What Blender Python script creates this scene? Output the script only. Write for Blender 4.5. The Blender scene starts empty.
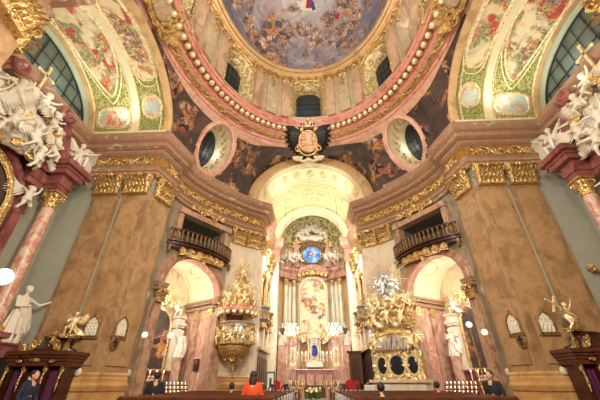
import bpy, bmesh, math, random
import numpy as np
from mathutils import Vector, Matrix, noise
PI = math.pi
sc = bpy.context.scene
COL = sc.collection
rnd = random.Random(7)
CZ = 1.4                       # eye height; H(h) = height above the eye
def H(h): return h + CZ
# ---------------------------------------------------------------- camera
FPX, PITCH, YAW, ROLL = 303.4, 0.54285, 0.04417, -0.001526
def cam_basis():
    F = Vector((-math.sin(YAW)*math.cos(PITCH), math.cos(YAW)*math.cos(PITCH), math.sin(PITCH)))
    R0 = Vector((math.cos(YAW), math.sin(YAW), 0)); U0 = R0.cross(F)
    c, s = math.cos(ROLL), math.sin(ROLL)
    return F, R0*c + U0*s, U0*c - R0*s
F_, R_, U_ = cam_basis()
cd = bpy.data.cameras.new('camera'); cam = bpy.data.objects.new('camera', cd); COL.objects.link(cam)
cd.sensor_width = 36; cd.lens = FPX/600*36; cd.clip_end = 300; cd.clip_start = 0.05
m = Matrix((R_, U_, -F_)).transposed().to_4x4(); m.translation = (0.08, 0, CZ)
cam.matrix_world = m; sc.camera = cam
# ---------------------------------------------------------------- world, lights, exposure
w = bpy.data.worlds.new('world'); sc.world = w; w.use_nodes = True
w.node_tree.nodes['Background'].inputs[0].default_value = (1.0, .93, .84, 1)
w.node_tree.nodes['Background'].inputs[1].default_value = .1
sc.view_settings.view_transform = 'Standard'; sc.view_settings.look = 'None'
sc.view_settings.gamma = 1; sc.view_settings.use_curve_mapping = False
sc.view_settings.exposure = 0.38
try:
    sc.cycles.max_bounces = 6; sc.cycles.diffuse_bounces = 3; sc.cycles.glossy_bounces = 3
    sc.cycles.sample_clamp_indirect = 4; sc.cycles.use_denoising = True
except Exception: pass
def lamp(kind, name, loc, power, color=(1, .85, .66), size=.3, aim=None, spot=None, sy=None):
    d = bpy.data.lights.new(name, kind); d.energy = power; d.color = color
    if kind == 'AREA':
        d.size = size
        if sy: d.shape = 'RECTANGLE'; d.size_y = sy
    elif kind == 'SUN': d.angle = size
    else: d.shadow_soft_size = size
    if kind == 'SPOT': d.spot_size = math.radians(spot or 90); d.spot_blend = .6
    o = bpy.data.objects.new(name, d); COL.objects.link(o); o.location = loc
    if aim is not None:
        o.rotation_euler = (Vector(aim) - Vector(loc)).to_track_quat('-Z', 'Y').to_euler()
    return o
WARM = (1, .9, .74); NEUT = (1, .95, .88); COOL = (.86, .93, 1)
# cornice, dome, choir and chapel lamps, with added fill lights without fixtures among them
for s in (-1, 1):
    lamp('SPOT', 'arm_uplight', (s*10.6, 11.9, H(12.7)), 150, (1, .98, .8), .4, (s*10.8, 9.6, H(16)), 160)
    lamp('SPOT', 'arm_uplight', (s*10.6, 5.3, H(12.7)), 70, (1, .98, .8), .4, (s*10.8, 7.6, H(16)), 160)
    lamp('AREA', 'arm_vault_fill_light', (s*10.4, 8.6, H(10.6)), 22, (1, .97, .86), 1.6, (s*10.6, 8.7, H(18)))  # added fill light hanging in the arm, faces up so it stays unseen
    lamp('SPOT', 'lunette_uplight', (s*12.7, 9.8, H(12.8)), 90, (.92, 1, .9), .4, (s*13.4, 9.2, H(16)), 160)
    lamp('AREA', 'nave_fill_light', (s*2.6, -.5, H(9.6)), 640, WARM, 1.6, (s*-3.0, 16, H(7.5)))  # added general fill from the camera end, no fixture
    lamp('AREA', 'pier_fill_light', (s*1.2, 3.2, H(5.6)), 640, (1, .88, .64), 1.2, (s*9.5, 13.2, H(4.5)))  # added to warm the piers, hangs unseen in the nave
    lamp('AREA', 'altar_fill_light', (s*3.2, 9.0, H(10.4)), 150, (1, .95, .92), 1.0, (s*12.6, 9.4, H(8.5)))  # added fill for the side altar, hangs unseen in the nave
    lamp('SPOT', 'dome_uplight', (s*6.0, 8.6, H(18.4)), 800, (1, .93, .86), .5, (s*-1.5, 12.0, H(25)), 150)
    lamp('POINT', 'oculus_fill_light', (s*7.7, 18.3, H(15.6)), 16, (1, .95, .82), .15)  # added inside the reveal to brighten it
    lamp('POINT', 'chapel_lamp', (s*8.2, 18.35, H(4.6)), 150, (1, .94, .78), .25)
    lamp('POINT', 'chapel_altar_spot', (s*8.9, 18.2, H(3.0)), 130, (.88, .94, 1), .12)
lamp('SPOT', 'dome_uplight', (0, 1.6, H(18.4)), 1150, (1, .93, .86), .6, (0, 14.5, H(24)), 130)
lamp('AREA', 'drum_floodlight', (0, 7.0, H(16.0)), 230, (1, .92, .8), 2.0, (0, 13.0, H(24)))
lamp('SPOT', 'pulpit_spot', (-1.5, 14.5, H(6.5)), 380, NEUT, .3, (-4.5, 19.0, H(3.2)), 40)
lamp('SPOT', 'monument_spot', (1.6, 14.3, H(6.5)), 380, NEUT, .3, (4.7, 19.2, H(3.4)), 44)
for s in (-1, 1):
    lamp('SPOT', 'arch_uplight', (s*3.0, 22.2, H(12.6)), 380, (1, .98, .8), .3, (-s*1.2, 22.3, H(15.6)), 160)
    lamp('SPOT', 'choir_uplight', (s*3.0, 25.4, H(12.5)), 170, (1, .97, .72), .3, (-s*.8, 25.6, H(16)), 160)
    lamp('SPOT', 'apse_uplight', (s*3.0, 30.0, H(12.6)), 150, (1, .96, .78), .3, (-s*1, 32.6, H(16.5)), 160)
    lamp('AREA', 'choir_floodlight', (s*2.4, 21.8, H(10.0)), 420, NEUT, .8, (-s*.6, 32.5, H(5.5)))
lamp('SPOT', 'lantern_daylight', (0, 9.2, H(26.5)), 700, (.84, .88, 1), 1.0, (0, 10.5, H(10)), 120)
# ---------------------------------------------------------------- mesh kit
class M:
    def __init__(s): s.v = []; s.f = []; s.m = []
    def add(s, vs, fs, mi=0, xf=None):
        o = len(s.v)
        if xf is not None: vs = [xf @ Vector(p) for p in vs]
        s.v += [tuple(p) for p in vs]; s.f += [tuple(i+o for i in f) for f in fs]; s.m += [mi]*len(fs)
        return s
    def join(s, o, xf=None):
        n = len(s.v)
        s.v += [tuple(xf @ Vector(p)) for p in o.v] if xf is not None else o.v
        s.f += [tuple(i+n for i in f) for f in o.f]; s.m += o.m; return s
    def box(s, c, d, mi=0, xf=None, rz=0, tap=1.0):
        x, y, z = (k/2 for k in d); vs = []
        for k, t in ((-1, 1), (1, tap)):
            for a, b in ((-1, -1), (1, -1), (1, 1), (-1, 1)):
                px, py = a*x*t, b*y*t
                if rz: px, py = px*math.cos(rz)-py*math.sin(rz), px*math.sin(rz)+py*math.cos(rz)
                vs.append((c[0]+px, c[1]+py, c[2]+k*z))
        return s.add(vs, [(3,2,1,0),(4,5,6,7),(0,1,5,4),(1,2,6,5),(2,3,7,6),(3,0,4,7)], mi, xf)
    def prism(s, poly, y0, y1, mi=0, xf=None):       # poly in x,z ; extruded along y
        n = len(poly); vs = [(x, y0, z) for x, z in poly] + [(x, y1, z) for x, z in poly]
        return s.add(vs, [tuple(range(n)), tuple(range(2*n-1, n-1, -1))] + [(i, i+n, (i+1)%n+n, (i+1)%n) for i in range(n)], mi, xf)
    def slabz(s, poly, z0, z1, mi=0, xf=None):       # poly in x,y ; extruded along z
        n = len(poly); vs = [(x, y, z0) for x, y in poly] + [(x, y, z1) for x, y in poly]
        return s.add(vs, [tuple(range(n-1, -1, -1)), tuple(range(n, 2*n))] + [(i, (i+1)%n, (i+1)%n+n, i+n) for i in range(n)], mi, xf)
    def tube(s, pts, r, n=7, mi=0, xf=None, closed=False):
        pts = [Vector(p) for p in pts]; N = len(pts)
        rs = r if isinstance(r, (list, tuple)) else [r]*N
        if len(rs) != N: rs = [rs[min(len(rs)-1, int(i*len(rs)/N))] for i in range(N)]
        vs = []; up = None
        for i, p in enumerate(pts):
            if closed: t = pts[(i+1)%N] - pts[i-1]
            else: t = pts[min(i+1, N-1)] - pts[max(i-1, 0)]
            if t.length < 1e-9: t = Vector((0, 0, 1))
            t.normalize()
            if up is None: up = t.orthogonal().normalized()
            up = (up - t*up.dot(t))
            up = up.normalized() if up.length > 1e-6 else t.orthogonal().normalized()
            b = t.cross(up)
            vs += [p + (up*math.cos(2*PI*k/n) + b*math.sin(2*PI*k/n))*rs[i] for k in range(n)]
        fs = []
        for i in range(N if closed else N-1):
            j = (i+1) % N
            fs += [(i*n+k, i*n+(k+1)%n, j*n+(k+1)%n, j*n+k) for k in range(n)]
        if not closed: fs += [tuple(range(n-1, -1, -1)), tuple(range((N-1)*n, N*n))]
        return s.add(vs, fs, mi, xf)
    def lathe(s, prof, n=20, c=(0, 0, 0), mi=0, xf=None, sx=1, sy=1, fold=0, nf=9, a0=0, a1=2*PI, ph=0):
        full = abs(a1-a0-2*PI) < 1e-6; m_ = n if full else n+1; vs = []
        for j, (r, z) in enumerate(prof):
            for k in range(m_):
                a = a0 + (a1-a0)*k/n
                q = r*(1 + fold*math.sin(nf*a+ph+z*1.5))
                vs.append((c[0]+q*math.cos(a)*sx, c[1]+q*math.sin(a)*sy, c[2]+z))
        fs = []
        for j in range(len(prof)-1):
            for k in range(n):
                a, b = j*m_+k, j*m_+(k+1) % m_
                fs.append((a, b, b+m_, a+m_))
        if full:
            if prof[0][0] > 1e-4: fs.append(tuple(range(n-1, -1, -1)))
            if prof[-1][0] > 1e-4: fs.append(tuple(range((len(prof)-1)*m_, len(prof)*m_)))
        return s.add(vs, fs, mi, xf)
    def ball(s, c, r, n=12, k=8, mi=0, xf=None):
        if not isinstance(r, (tuple, list)): r = (r, r, r)
        vs = [(c[0], c[1], c[2]-r[2])]
        for j in range(1, k):
            a = -PI/2 + PI*j/k
            for i in range(n):
                b = 2*PI*i/n
                vs.append((c[0]+r[0]*math.cos(a)*math.cos(b), c[1]+r[1]*math.cos(a)*math.sin(b), c[2]+r[2]*math.sin(a)))
        vs.append((c[0], c[1], c[2]+r[2])); t = len(vs)-1
        fs = [(0, 1+(i+1)%n, 1+i) for i in range(n)]
        for j in range(k-2):
            for i in range(n):
                a, b = 1+j*n+i, 1+j*n+(i+1)%n; fs.append((a, b, b+n, a+n))
        o = 1+(k-2)*n; fs += [(t, o+i, o+(i+1)%n) for i in range(n)]
        return s.add(vs, fs, mi, xf)
    def grid(s, fn, us, vs_, mi=0, xf=None, skip=None, flip=False, mf=None):
        nu, nv = len(us), len(vs_)
        P = [fn(u, v) for u in us for v in vs_]; fs = []; ms = []
        for i in range(nu-1):
            for j in range(nv-1):
                if skip or mf: uc, vc = (us[i]+us[i+1])/2, (vs_[j]+vs_[j+1])/2
                if skip and skip(uc, vc): continue
                q = (i*nv+j, (i+1)*nv+j, (i+1)*nv+j+1, i*nv+j+1)
                fs.append(q[::-1] if flip else q); ms.append(mf(uc, vc) if mf else mi)
        s.add(P, fs, 0, xf); s.m[-len(ms):] = ms; return s
    def mirror(s):
        o = M(); o.v = [(-x, y, z) for x, y, z in s.v]; o.f = [f[::-1] for f in s.f]; o.m = list(s.m); return o
    def mesh(s, name, mats, smooth=True):
        me = bpy.data.meshes.new(name); me.from_pydata(s.v, [], s.f)
        for q in (mats if isinstance(mats, (list, tuple)) else [mats]): me.materials.append(q)
        me.polygons.foreach_set('material_index', s.m)
        me.polygons.foreach_set('use_smooth', [bool(smooth)]*len(s.f)); me.update()
        if smooth:
            try: me.set_sharp_from_angle(angle=math.radians(38))
            except Exception: pass
        return me
    def build(s, name, mats, parent=None, smooth=True, label=None, world=False):
        o = bpy.data.objects.new(name, s.mesh(name, mats, smooth)); COL.objects.link(o)
        if parent is not None:
            o.parent = parent
            if world:
                o.matrix_parent_inverse = (Matrix.Translation(parent.location) @ parent.rotation_euler.to_matrix().to_4x4()).inverted()
        if label: o['label'] = label
        return o
def lin(a, b, n): return [a+(b-a)*i/n for i in range(n+1)]
def frame(o, x, z=(0, 0, 1)):
    x = Vector(x).normalized(); z = Vector(z).normalized(); y = z.cross(x).normalized(); z = x.cross(y)
    m = Matrix((x, y, z)).transposed().to_4x4(); m.translation = o; return m
def T(x, y, z): return Matrix.Translation((x, y, z))
def RX(a): return Matrix.Rotation(a, 4, 'X')
def RY(a): return Matrix.Rotation(a, 4, 'Y')
def RZ(a): return Matrix.Rotation(a, 4, 'Z')
def SC(a, b=None, c=None): return Matrix.Diagonal((a, b if b is not None else a, c if c is not None else a, 1))
def thing(name, label, cat, loc=(0, 0, 0), rz=0, group=None, rx=0, ry=0):
    o = bpy.data.objects.new(name, None); COL.objects.link(o); o.location = loc; o.rotation_euler = (rx, ry, rz)
    o.empty_display_size = .2; o['label'] = label; o['category'] = cat
    if group: o['group'] = group
    return o
def tag(o, label, cat, group=None):
    o['label'] = label; o['category'] = cat
    if group: o['group'] = group
    return o
def struct(name, mm, mats, smooth=True, parent=None):
    o = mm.build(name, mats, parent, smooth)
    if parent is None: o['kind'] = 'structure'
    return o
def meshobj(name, me, parent=None, xf=None, label=None, mat=None):
    o = bpy.data.objects.new(name, me); COL.objects.link(o)
    if parent is not None: o.parent = parent
    if xf is not None: o.matrix_local = xf
    if label: o['label'] = label
    return o
def copytree(o, loc=None, rz=None, label=None, parent=None):
    c = o.copy(); COL.objects.link(c); c.parent = parent
    if parent is not None: c.matrix_parent_inverse = o.matrix_parent_inverse.copy()
    if loc is not None: c.location = loc
    if rz is not None: c.rotation_euler = (o.rotation_euler[0], o.rotation_euler[1], rz)
    if label: c['label'] = label
    for ch in list(o.children): copytree(ch, parent=c)
    return c
# sweep of a profile [(offset to the right of the path, z)] with mitred corners
def offs(path, closed=False):
    N = len(path); out = []
    for i in range(N):
        p = Vector(path[i]).to_2d(); a = None; b = None
        if i > 0 or closed: a = (p - Vector(path[i-1]).to_2d()).normalized()
        if i < N-1 or closed: b = (Vector(path[(i+1) % N]).to_2d() - p).normalized()
        a = a or b; b = b or a
        n1 = Vector((a.y, -a.x)); n2 = Vector((b.y, -b.x)); n = n1 + n2
        n = n.normalized() if n.length > 1e-6 else n1
        out.append((p, n / max(.35, n.dot(n1))))
    return out
def sweep(mm, path, prof, closed=False, caps=True, mi=0, mfn=None):
    O = offs(path, closed); k = len(prof); vs = []
    for p, n in O:
        vs += [(p.x+n.x*d, p.y+n.y*d, z) for d, z in prof]
    N = len(O); fs = []; ms = []
    for i in range(N if closed else N-1):
        j = (i+1) % N
        for q in range(k-1):
            fs.append((i*k+q, i*k+q+1, j*k+q+1, j*k+q)); ms.append(mfn(q) if mfn else mi)
    if caps and not closed:
        fs += [tuple(range(k-1, -1, -1)), tuple((N-1)*k+q for q in range(k))]; ms += [ms[0]]*2
    mm.add(vs, fs); mm.m[-len(ms):] = ms; return mm
def along(path, d):       # point, direction at arclength d
    acc = 0
    for i in range(len(path)-1):
        a, b = Vector(path[i]), Vector(path[i+1]); L = (b-a).length
        if acc+L >= d or i == len(path)-2: return a+(b-a)*((d-acc)/L), (b-a)/L
        acc += L
def plen(path): return sum((Vector(path[i+1])-Vector(path[i])).length for i in range(len(path)-1))
# ---------------------------------------------------------------- materials
def nt(name):
    m = bpy.data.materials.new(name); m.use_nodes = True; t = m.node_tree; b = t.nodes['Principled BSDF']; return m, t, b
def ramp(t, fac, cols, interp='LINEAR'):
    r = t.nodes.new('ShaderNodeValToRGB'); e = r.color_ramp; e.interpolation = interp
    while len(e.elements) < len(cols): e.elements.new(.5)
    for i, (p, c) in enumerate(cols): e.elements[i].position = p; e.elements[i].color = (*c, 1)
    t.links.new(fac, r.inputs[0]); return r.outputs[0]
def srgb(r, g, b):
    return tuple(((c/255)/12.92 if c/255 <= .04045 else ((c/255+.055)/1.055)**2.4) for c in (r, g, b))
def tc(t, scale=1, loc=(0, 0, 0), stretch=(1, 1, 1)):
    c = t.nodes.new('ShaderNodeTexCoord'); mp = t.nodes.new('ShaderNodeMapping')
    mp.inputs['Scale'].default_value = [scale*k for k in stretch]; mp.inputs['Location'].default_value = loc
    t.links.new(c.outputs['Object'], mp.inputs[0]); return mp.outputs[0]
def nz(t, vec, scale, detail=4, dist=0, rough=.55):
    n = t.nodes.new('ShaderNodeTexNoise'); n.inputs['Scale'].default_value = scale; n.inputs['Detail'].default_value = detail
    n.inputs['Distortion'].default_value = dist; n.inputs['Roughness'].default_value = rough
    t.links.new(vec, n.inputs['Vector']); return n
def mix(t, fac, a, b, mode='MIX'):
    n = t.nodes.new('ShaderNodeMix'); n.data_type = 'RGBA'; n.blend_type = mode
    if isinstance(fac, float): n.inputs[0].default_value = fac
    else: t.links.new(fac, n.inputs[0])
    for q, i in ((a, 6), (b, 7)):
        if isinstance(q, tuple): n.inputs[i].default_value = (*q, 1)
        else: t.links.new(q, n.inputs[i])
    return n.outputs[2]
def bump(t, b, h, strength=.4, dist=.05):
    n = t.nodes.new('ShaderNodeBump'); n.inputs['Strength'].default_value = strength; n.inputs['Distance'].default_value = dist
    t.links.new(h, n.inputs['Height']); t.links.new(n.outputs[0], b.inputs['Normal'])
def marble(name, cols, scale=.8, rough=.35, vein=None, dist=1.6, stretch=(1, 1, .6), bmp=0, speck=0):
    m, t, b = nt(name); v = tc(t, 1, (rnd.random()*9, rnd.random()*9, 0), stretch)
    n = nz(t, v, scale, 6, dist, .62); k = len(cols)
    c = ramp(t, n.outputs['Fac'], [(.35+.3*i/(k-1), q) for i, q in enumerate(cols)])
    if vein:
        n2 = nz(t, v, scale*2.2, 5, 2.5, .6)
        f = ramp(t, n2.outputs['Fac'], [(.47, (0, 0, 0)), (.5, (1, 1, 1)), (.53, (0, 0, 0))])
        mm_ = t.nodes.new('ShaderNodeMath'); mm_.operation = 'MULTIPLY'; mm_.inputs[1].default_value = .1
        t.links.new(f, mm_.inputs[0]); c = mix(t, mm_.outputs[0], c, vein)
    if speck:
        n3 = nz(t, v, 5.5, 5, .6, .7); c = mix(t, ramp(t, n3.outputs['Fac'], [(.5, (0, 0, 0)), (.74, (.4, .4, .4))]), c, tuple(k*.5 for k in cols[0]))
    t.links.new(c, b.inputs['Base Color']); b.inputs['Roughness'].default_value = rough
    if bmp: bump(t, b, n.outputs['Fac'], bmp, .03)
    return m
def plain(name, col, rough=.6, metal=0, var=.12, vs=6, bmp=0, bs=20, emit=None):
    m, t, b = nt(name); v = tc(t); n = nz(t, v, vs, 3)
    c = ramp(t, n.outputs['Fac'], [(.3, tuple(k*(1-var) for k in col)), (.7, tuple(min(1, k*(1+var)) for k in col))])
    t.links.new(c, b.inputs['Base Color']); b.inputs['Roughness'].default_value = rough; b.inputs['Metallic'].default_value = metal
    if bmp:
        n2 = nz(t, v, bs, 4); bump(t, b, n2.outputs['Fac'], bmp, .03)
    if emit:
        b.inputs['Emission Color'].default_value = (*emit[0], 1); b.inputs['Emission Strength'].default_value = emit[1]
    return m
def goldm(name, col=(.75, .47, .14), rough=.36, metal=.7, bs=16, bmp=.6, dark=(.32, .17, .05)):
    m, t, b = nt(name); v = tc(t); n = nz(t, v, bs*.5, 4)
    c = ramp(t, n.outputs['Fac'], [(.33, dark), (.5, col), (.72, tuple(min(1, k*1.25) for k in col))])
    t.links.new(c, b.inputs['Base Color']); b.inputs['Roughness'].default_value = rough; b.inputs['Metallic'].default_value = metal
    vo = t.nodes.new('ShaderNodeTexVoronoi'); vo.inputs['Scale'].default_value = bs; t.links.new(v, vo.inputs['Vector'])
    bump(t, b, vo.outputs['Distance'], bmp, .04); return m
# painted surfaces: drifting ground colours with flecks of drapery and flesh
def fresco(name, ground, figs, gs=.5, fs=1.3, cover=.5, soft=.08, rough=.75, centre=None, fdet=2.2):
    m, t, b = nt(name); v = tc(t, 1, (rnd.random()*5, rnd.random()*5, rnd.random()*5) if centre is None else (0, 0, 0))
    n = nz(t, v, gs, 6, 1.2, .6); k = len(ground)
    g = ramp(t, n.outputs['Fac'], [(.3+.4*i/(k-1), q) for i, q in enumerate(ground)])
    wn = nz(t, v, fs*.9, 2, .3); ad = t.nodes.new('ShaderNodeVectorMath'); ad.operation = 'MULTIPLY_ADD'
    ad.inputs[1].default_value = (.9/fs, .9/fs, .9/fs); t.links.new(wn.outputs['Color'], ad.inputs[0]); t.links.new(v, ad.inputs[2])
    vo = t.nodes.new('ShaderNodeTexVoronoi'); vo.feature = 'SMOOTH_F1'; vo.inputs['Smoothness'].default_value = .55; vo.inputs['Scale'].default_value = fs*fdet; t.links.new(ad.outputs[0], vo.inputs['Vector'])
    sp = t.nodes.new('ShaderNodeSeparateColor'); t.links.new(vo.outputs['Color'], sp.inputs[0])
    k = len(figs); fc = ramp(t, sp.outputs[0], [(.18+.64*i/k, q) for i, q in enumerate(figs)])
    sh = nz(t, v, fs*7, 3); fc = mix(t, .6, fc, ramp(t, sh.outputs['Fac'], [(.35, (.12, .08, .06)), (.65, (.95, .85, .7))]), 'OVERLAY')
    mk = nz(t, v, fs*.62, 4, .4); mo = mk.outputs['Fac']
    if centre:
        cx, cy, ax, ay, cg = centre
        c = t.nodes.new('ShaderNodeTexCoord'); mp = t.nodes.new('ShaderNodeMapping'); mp.vector_type = 'POINT'
        mp.inputs['Scale'].default_value = (1/ax, 1/ay, 0); mp.inputs['Location'].default_value = (-cx/ax, -cy/ay, 0)
        t.links.new(c.outputs['Object'], mp.inputs[0]); L = t.nodes.new('ShaderNodeVectorMath'); L.operation = 'LENGTH'
        t.links.new(mp.outputs[0], L.inputs[0]); rr = L.outputs['Value']
        jit = t.nodes.new('ShaderNodeMath'); jit.operation = 'MULTIPLY_ADD'; jit.inputs[1].default_value = .1
        t.links.new(n.outputs['Fac'], jit.inputs[0]); t.links.new(rr, jit.inputs[2])
        g2 = ramp(t, jit.outputs[0], cg); g = mix(t, .38, g, g2)
        add = t.nodes.new('ShaderNodeMath'); add.operation = 'ADD'
        dn = ramp(t, rr, [(0, (.5, .5, .5)), (.1, (0, 0, 0)), (.4, (0, 0, 0)), (.62, (.42, .42, .42)), (.84, (.3, .3, .3)), (.97, (0, 0, 0))])
        sc_ = t.nodes.new('ShaderNodeMath'); sc_.operation = 'MULTIPLY_ADD'; sc_.inputs[1].default_value = .38; sc_.inputs[2].default_value = -.1
        t.links.new(dn, sc_.inputs[0]); t.links.new(mo, add.inputs[0]); t.links.new(sc_.outputs[0], add.inputs[1]); mo = add.outputs[0]
    th = .64 - .28*cover
    mf = ramp(t, mo, [(th, (0, 0, 0)), (th+soft, (1, 1, 1))])
    t.links.new(mix(t, mf, g, fc), b.inputs['Base Color']); b.inputs['Roughness'].default_value = rough
    return m
def scrollmat(name, c1, c2, c3, scale=2.2, rough=.7, bmp=.5):
    m, t, b = nt(name); v = tc(t); wn = nz(t, v, scale*.8, 3, 1.0)
    ad = t.nodes.new('ShaderNodeVectorMath'); ad.operation = 'MULTIPLY_ADD'; ad.inputs[1].default_value = (.6/scale*2,)*3
    t.links.new(wn.outputs['Color'], ad.inputs[0]); t.links.new(v, ad.inputs[2])
    vo = t.nodes.new('ShaderNodeTexVoronoi'); vo.inputs['Scale'].default_value = scale; t.links.new(ad.outputs[0], vo.inputs['Vector'])
    mu = t.nodes.new('ShaderNodeMath'); mu.operation = 'MULTIPLY'; mu.inputs[1].default_value = 14; t.links.new(vo.outputs['Distance'], mu.inputs[0])
    si = t.nodes.new('ShaderNodeMath'); si.operation = 'SINE'; t.links.new(mu.outputs[0], si.inputs[0])
    mr = t.nodes.new('ShaderNodeMath'); mr.operation = 'MULTIPLY_ADD'; mr.inputs[1].default_value = .5; mr.inputs[2].default_value = .5; t.links.new(si.outputs[0], mr.inputs[0])
    c = ramp(t, mr.outputs[0], [(.2, c1), (.55, c2), (.8, c3)])
    t.links.new(c, b.inputs['Base Color']); b.inputs['Roughness'].default_value = rough
    if bmp: bump(t, b, mr.outputs[0], bmp, .03)
    return m
S = srgb
TAN = marble('tan_marble', [S(138,106,74), S(160,124,86), S(178,140,100), S(150,117,82)], 1.1, .38, None, .5, (1, 1, .9), 0, 1)
TAN2 = marble('tan_slab_marble', [S(130,100,70), S(154,120,84), S(174,138,98), S(142,110,78)], 1.2, .36, S(110,84,64), .6, (1, 1, .8), 0, 1)
GREYM = marble('grey_green_marble', [S(128,116,98), S(156,142,120), S(172,158,134)], .6, .4, S(120,104,86), 1.8)
PLG = plain('grey_green_plaster', S(166,164,150), .7, 0, .06, 1.2)
PINK = marble('pink_marble', [S(138,100,82), S(172,132,108), S(194,158,130), S(158,112,92)], 1.1, .34, S(222,190,166), 2.0)
PINK2 = marble('rose_cream_marble', [S(196,150,128), S(216,184,156), S(186,118,104), S(222,196,170)], .8, .36, S(170,92,84), 2.4)
CORN = marble('cornice_marble', [S(136,112,86), S(168,138,106), S(164,114,92), S(138,122,98), S(194,168,134)], 1.3, .36, None, 1.2, (1, 1, 1.4))
MAROON = marble('maroon_marble', [S(100,52,52), S(136,78,74), S(156,98,92)], 1.2, .3, S(160,110,100), 1.8)
REDM = marble('salmon_marble', [S(146,98,84), S(178,130,110), S(204,162,142)], 1.3, .35, S(230,200,180), 2.2)
WHITE = plain('white_stucco', S(218,208,190), .55, 0, .05, 3, .15, 14)
CREAM = plain('cream_plaster', S(222,206,172), .7, 0, .06, 2)
CREAMW = marble('cream_marble', [S(214,198,174), S(228,214,192), S(204,176,150)], .7, .38, S(190,150,130), 2.0)
YEL = plain('ochre_plaster', S(206,176,122), .7, 0, .08, 1.5)
GRNC = plain('pale_green_plaster', S(206,210,184), .7, 0, .07, 1.3)
VAULT = scrollmat('stucco_vault_green', S(186,180,128), S(200,194,144), S(210,204,156), 1.2, .7, .35)
GREENS = scrollmat('green_scroll_fresco', S(112,118,58), S(140,144,76), S(176,170,104), 4.6)
GREENS2 = scrollmat('olive_scroll_fresco', S(118,120,58), S(148,146,80), S(190,180,122), 4.2)
GOLD = goldm('gold', (.7, .47, .19), .34, .6, 16, .7, (.24, .13, .05)); GOLDD = goldm('aged_gold', (.56, .35, .12), .4, .65, 18, .7, (.2, .11, .04)); GOLDL = goldm('bright_gold', (.95, .76, .45), .34, .42, 14, .4, (.6, .4, .18))
BRONZ = goldm('brown_gilding_and_gap_shade', (.26, .14, .06), .42, .5, 16, .6, (.12, .06, .03))  # real dark gilding, also painted shade behind the capital leaves
FRZ = goldm('frieze_ground', S(176,130,60), .45, .4, 12, .5, S(120,80,34))
SILV = plain('silver_leaf', (.78, .78, .76), .3, .7, .15, 6, .4, 12)
WOOD = plain('dark_wood', S(62,30,20), .32, 0, .35, 4, .1, 30)
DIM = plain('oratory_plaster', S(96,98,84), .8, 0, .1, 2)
WOODR = plain('red_brown_wood', S(88,48,30), .32, 0, .3, 5)
IRON = plain('black_iron', (.02, .018, .016), .45, .4, .3)
BLK = plain('black_cloth', (.012, .012, .014), .85, 0, .3)
GLASSD = plain('dark_window_glass', S(40,48,52), .45, 0, .25, 1.5)
GLASSG = plain('grey_window_glass', S(96,106,100), .25, 0, .22, 1.2)
LEAD = plain('window_leading', (.03, .03, .03), .5)
PURPLE = plain('purple_curtain', S(84,24,66), .85, 0, .25, 3)
REDC = plain('red_cloth', S(176,26,34), .8, 0, .15)
ORG = plain('orange_cloth', S(206,74,34), .85, 0, .12)
NAVY = plain('navy_cloth', S(28,34,62), .85, 0, .2)
SKIN = plain('skin', S(198,146,118), .6, 0, .06)
HAIR = plain('dark_hair', (.02, .014, .01), .7, 0, .3)
NAVYB = plain('blue_drapery_paint', S(62,84,140), .8, 0, .3, 3); OCHR = plain('ochre_drapery_paint', S(176,128,60), .8, 0, .3, 3)
PAPER = plain('white_paper', (.85, .85, .82), .7, 0, .02)
GREENP = plain('green_leaves', S(62,92,38), .6, 0, .35, 20)
FLOORM = marble('floor_stone', [S(120,100,84), S(150,128,106), S(96,76,64)], 1.5, .3)
GLOBE = plain('lit_globe_glass', (1, .97, .9), .3, 0, .0, 5, 0, 20, ((1, .96, .9), 9))
GLOBEW = plain('opal_globe_glass', S(232,226,210), .2, 0, .02, 5, 0, 20, ((1, .9, .75), .55))
FLAME = plain('candle_flame', (1, .8, .4), .5, 0, 0, 5, 0, 20, ((1, .78, .42), 6))
BULB = plain('chandelier_bulb', (1, .96, .85), .5, 0, 0, 5, 0, 20, ((1, .95, .85), 6))
WAX = plain('wax', S(240,232,214), .5, 0, .03)
MIRR = plain('dark_relic_glass', S(40,42,52), .12, 0, .5, 7)
FIG_D = fresco('dark_figure_painting', [S(44,32,28), S(70,52,44), S(92,72,58)], [S(40,26,22), S(150,96,70), S(110,38,34), S(196,160,128), S(46,60,96), S(92,70,44), S(176,120,60)], .5, 1.2, .45)
FIG_L = fresco('light_figure_painting', [S(196,170,120), S(226,206,166), S(170,158,140)], [S(176,76,56), S(214,170,130), S(76,88,116), S(190,136,66), S(120,84,66), S(226,206,176), S(136,140,100)], .6, 1.2, .75)
FIG_S = fresco('sky_figure_painting', [S(214,196,166), S(190,196,186), S(160,164,150)], [S(214,120,90), S(224,190,150), S(150,160,180), S(206,160,110), S(196,96,70), S(200,190,160)], .6, 2.0, .5)
FIG_A = fresco('altar_painting_canvas', [S(226,210,170), S(240,228,196), S(200,190,170)], [S(200,120,100), S(230,190,150), S(90,110,160), S(200,150,70), S(110,80,60), S(232,200,150)], .9, 1.5, .6)
DOMEP = fresco('dome_painting', [S(66,64,78), S(120,112,122), S(196,182,172)], [S(104,84,76), S(180,156,142), S(106,64,60), S(78,66,66), S(160,138,122), S(72,78,108), S(122,100,82), S(196,174,168), S(84,66,60), S(220,196,176), S(170,120,84)], .7, 1.0, .66, .1, .8,
    (0, 12.0, 6.2, 5.6, [(.4, S(255,246,236)), (.58, S(226,204,194)), (.75, S(160,144,152)), (.95, S(104,98,112)), (1.0, S(78,76,92))]), 2.6)
BLUEW = fresco('blue_painting', [S(40,90,170), S(90,150,220), S(200,220,240)], [S(220,170,150), S(240,240,250), S(60,110,190), S(190,90,80)], 1.5, 1.8, .35)
YM = marble('ochre_base_marble', [S(160,116,70), S(192,146,92), S(206,164,110)], .8, .35)
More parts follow.
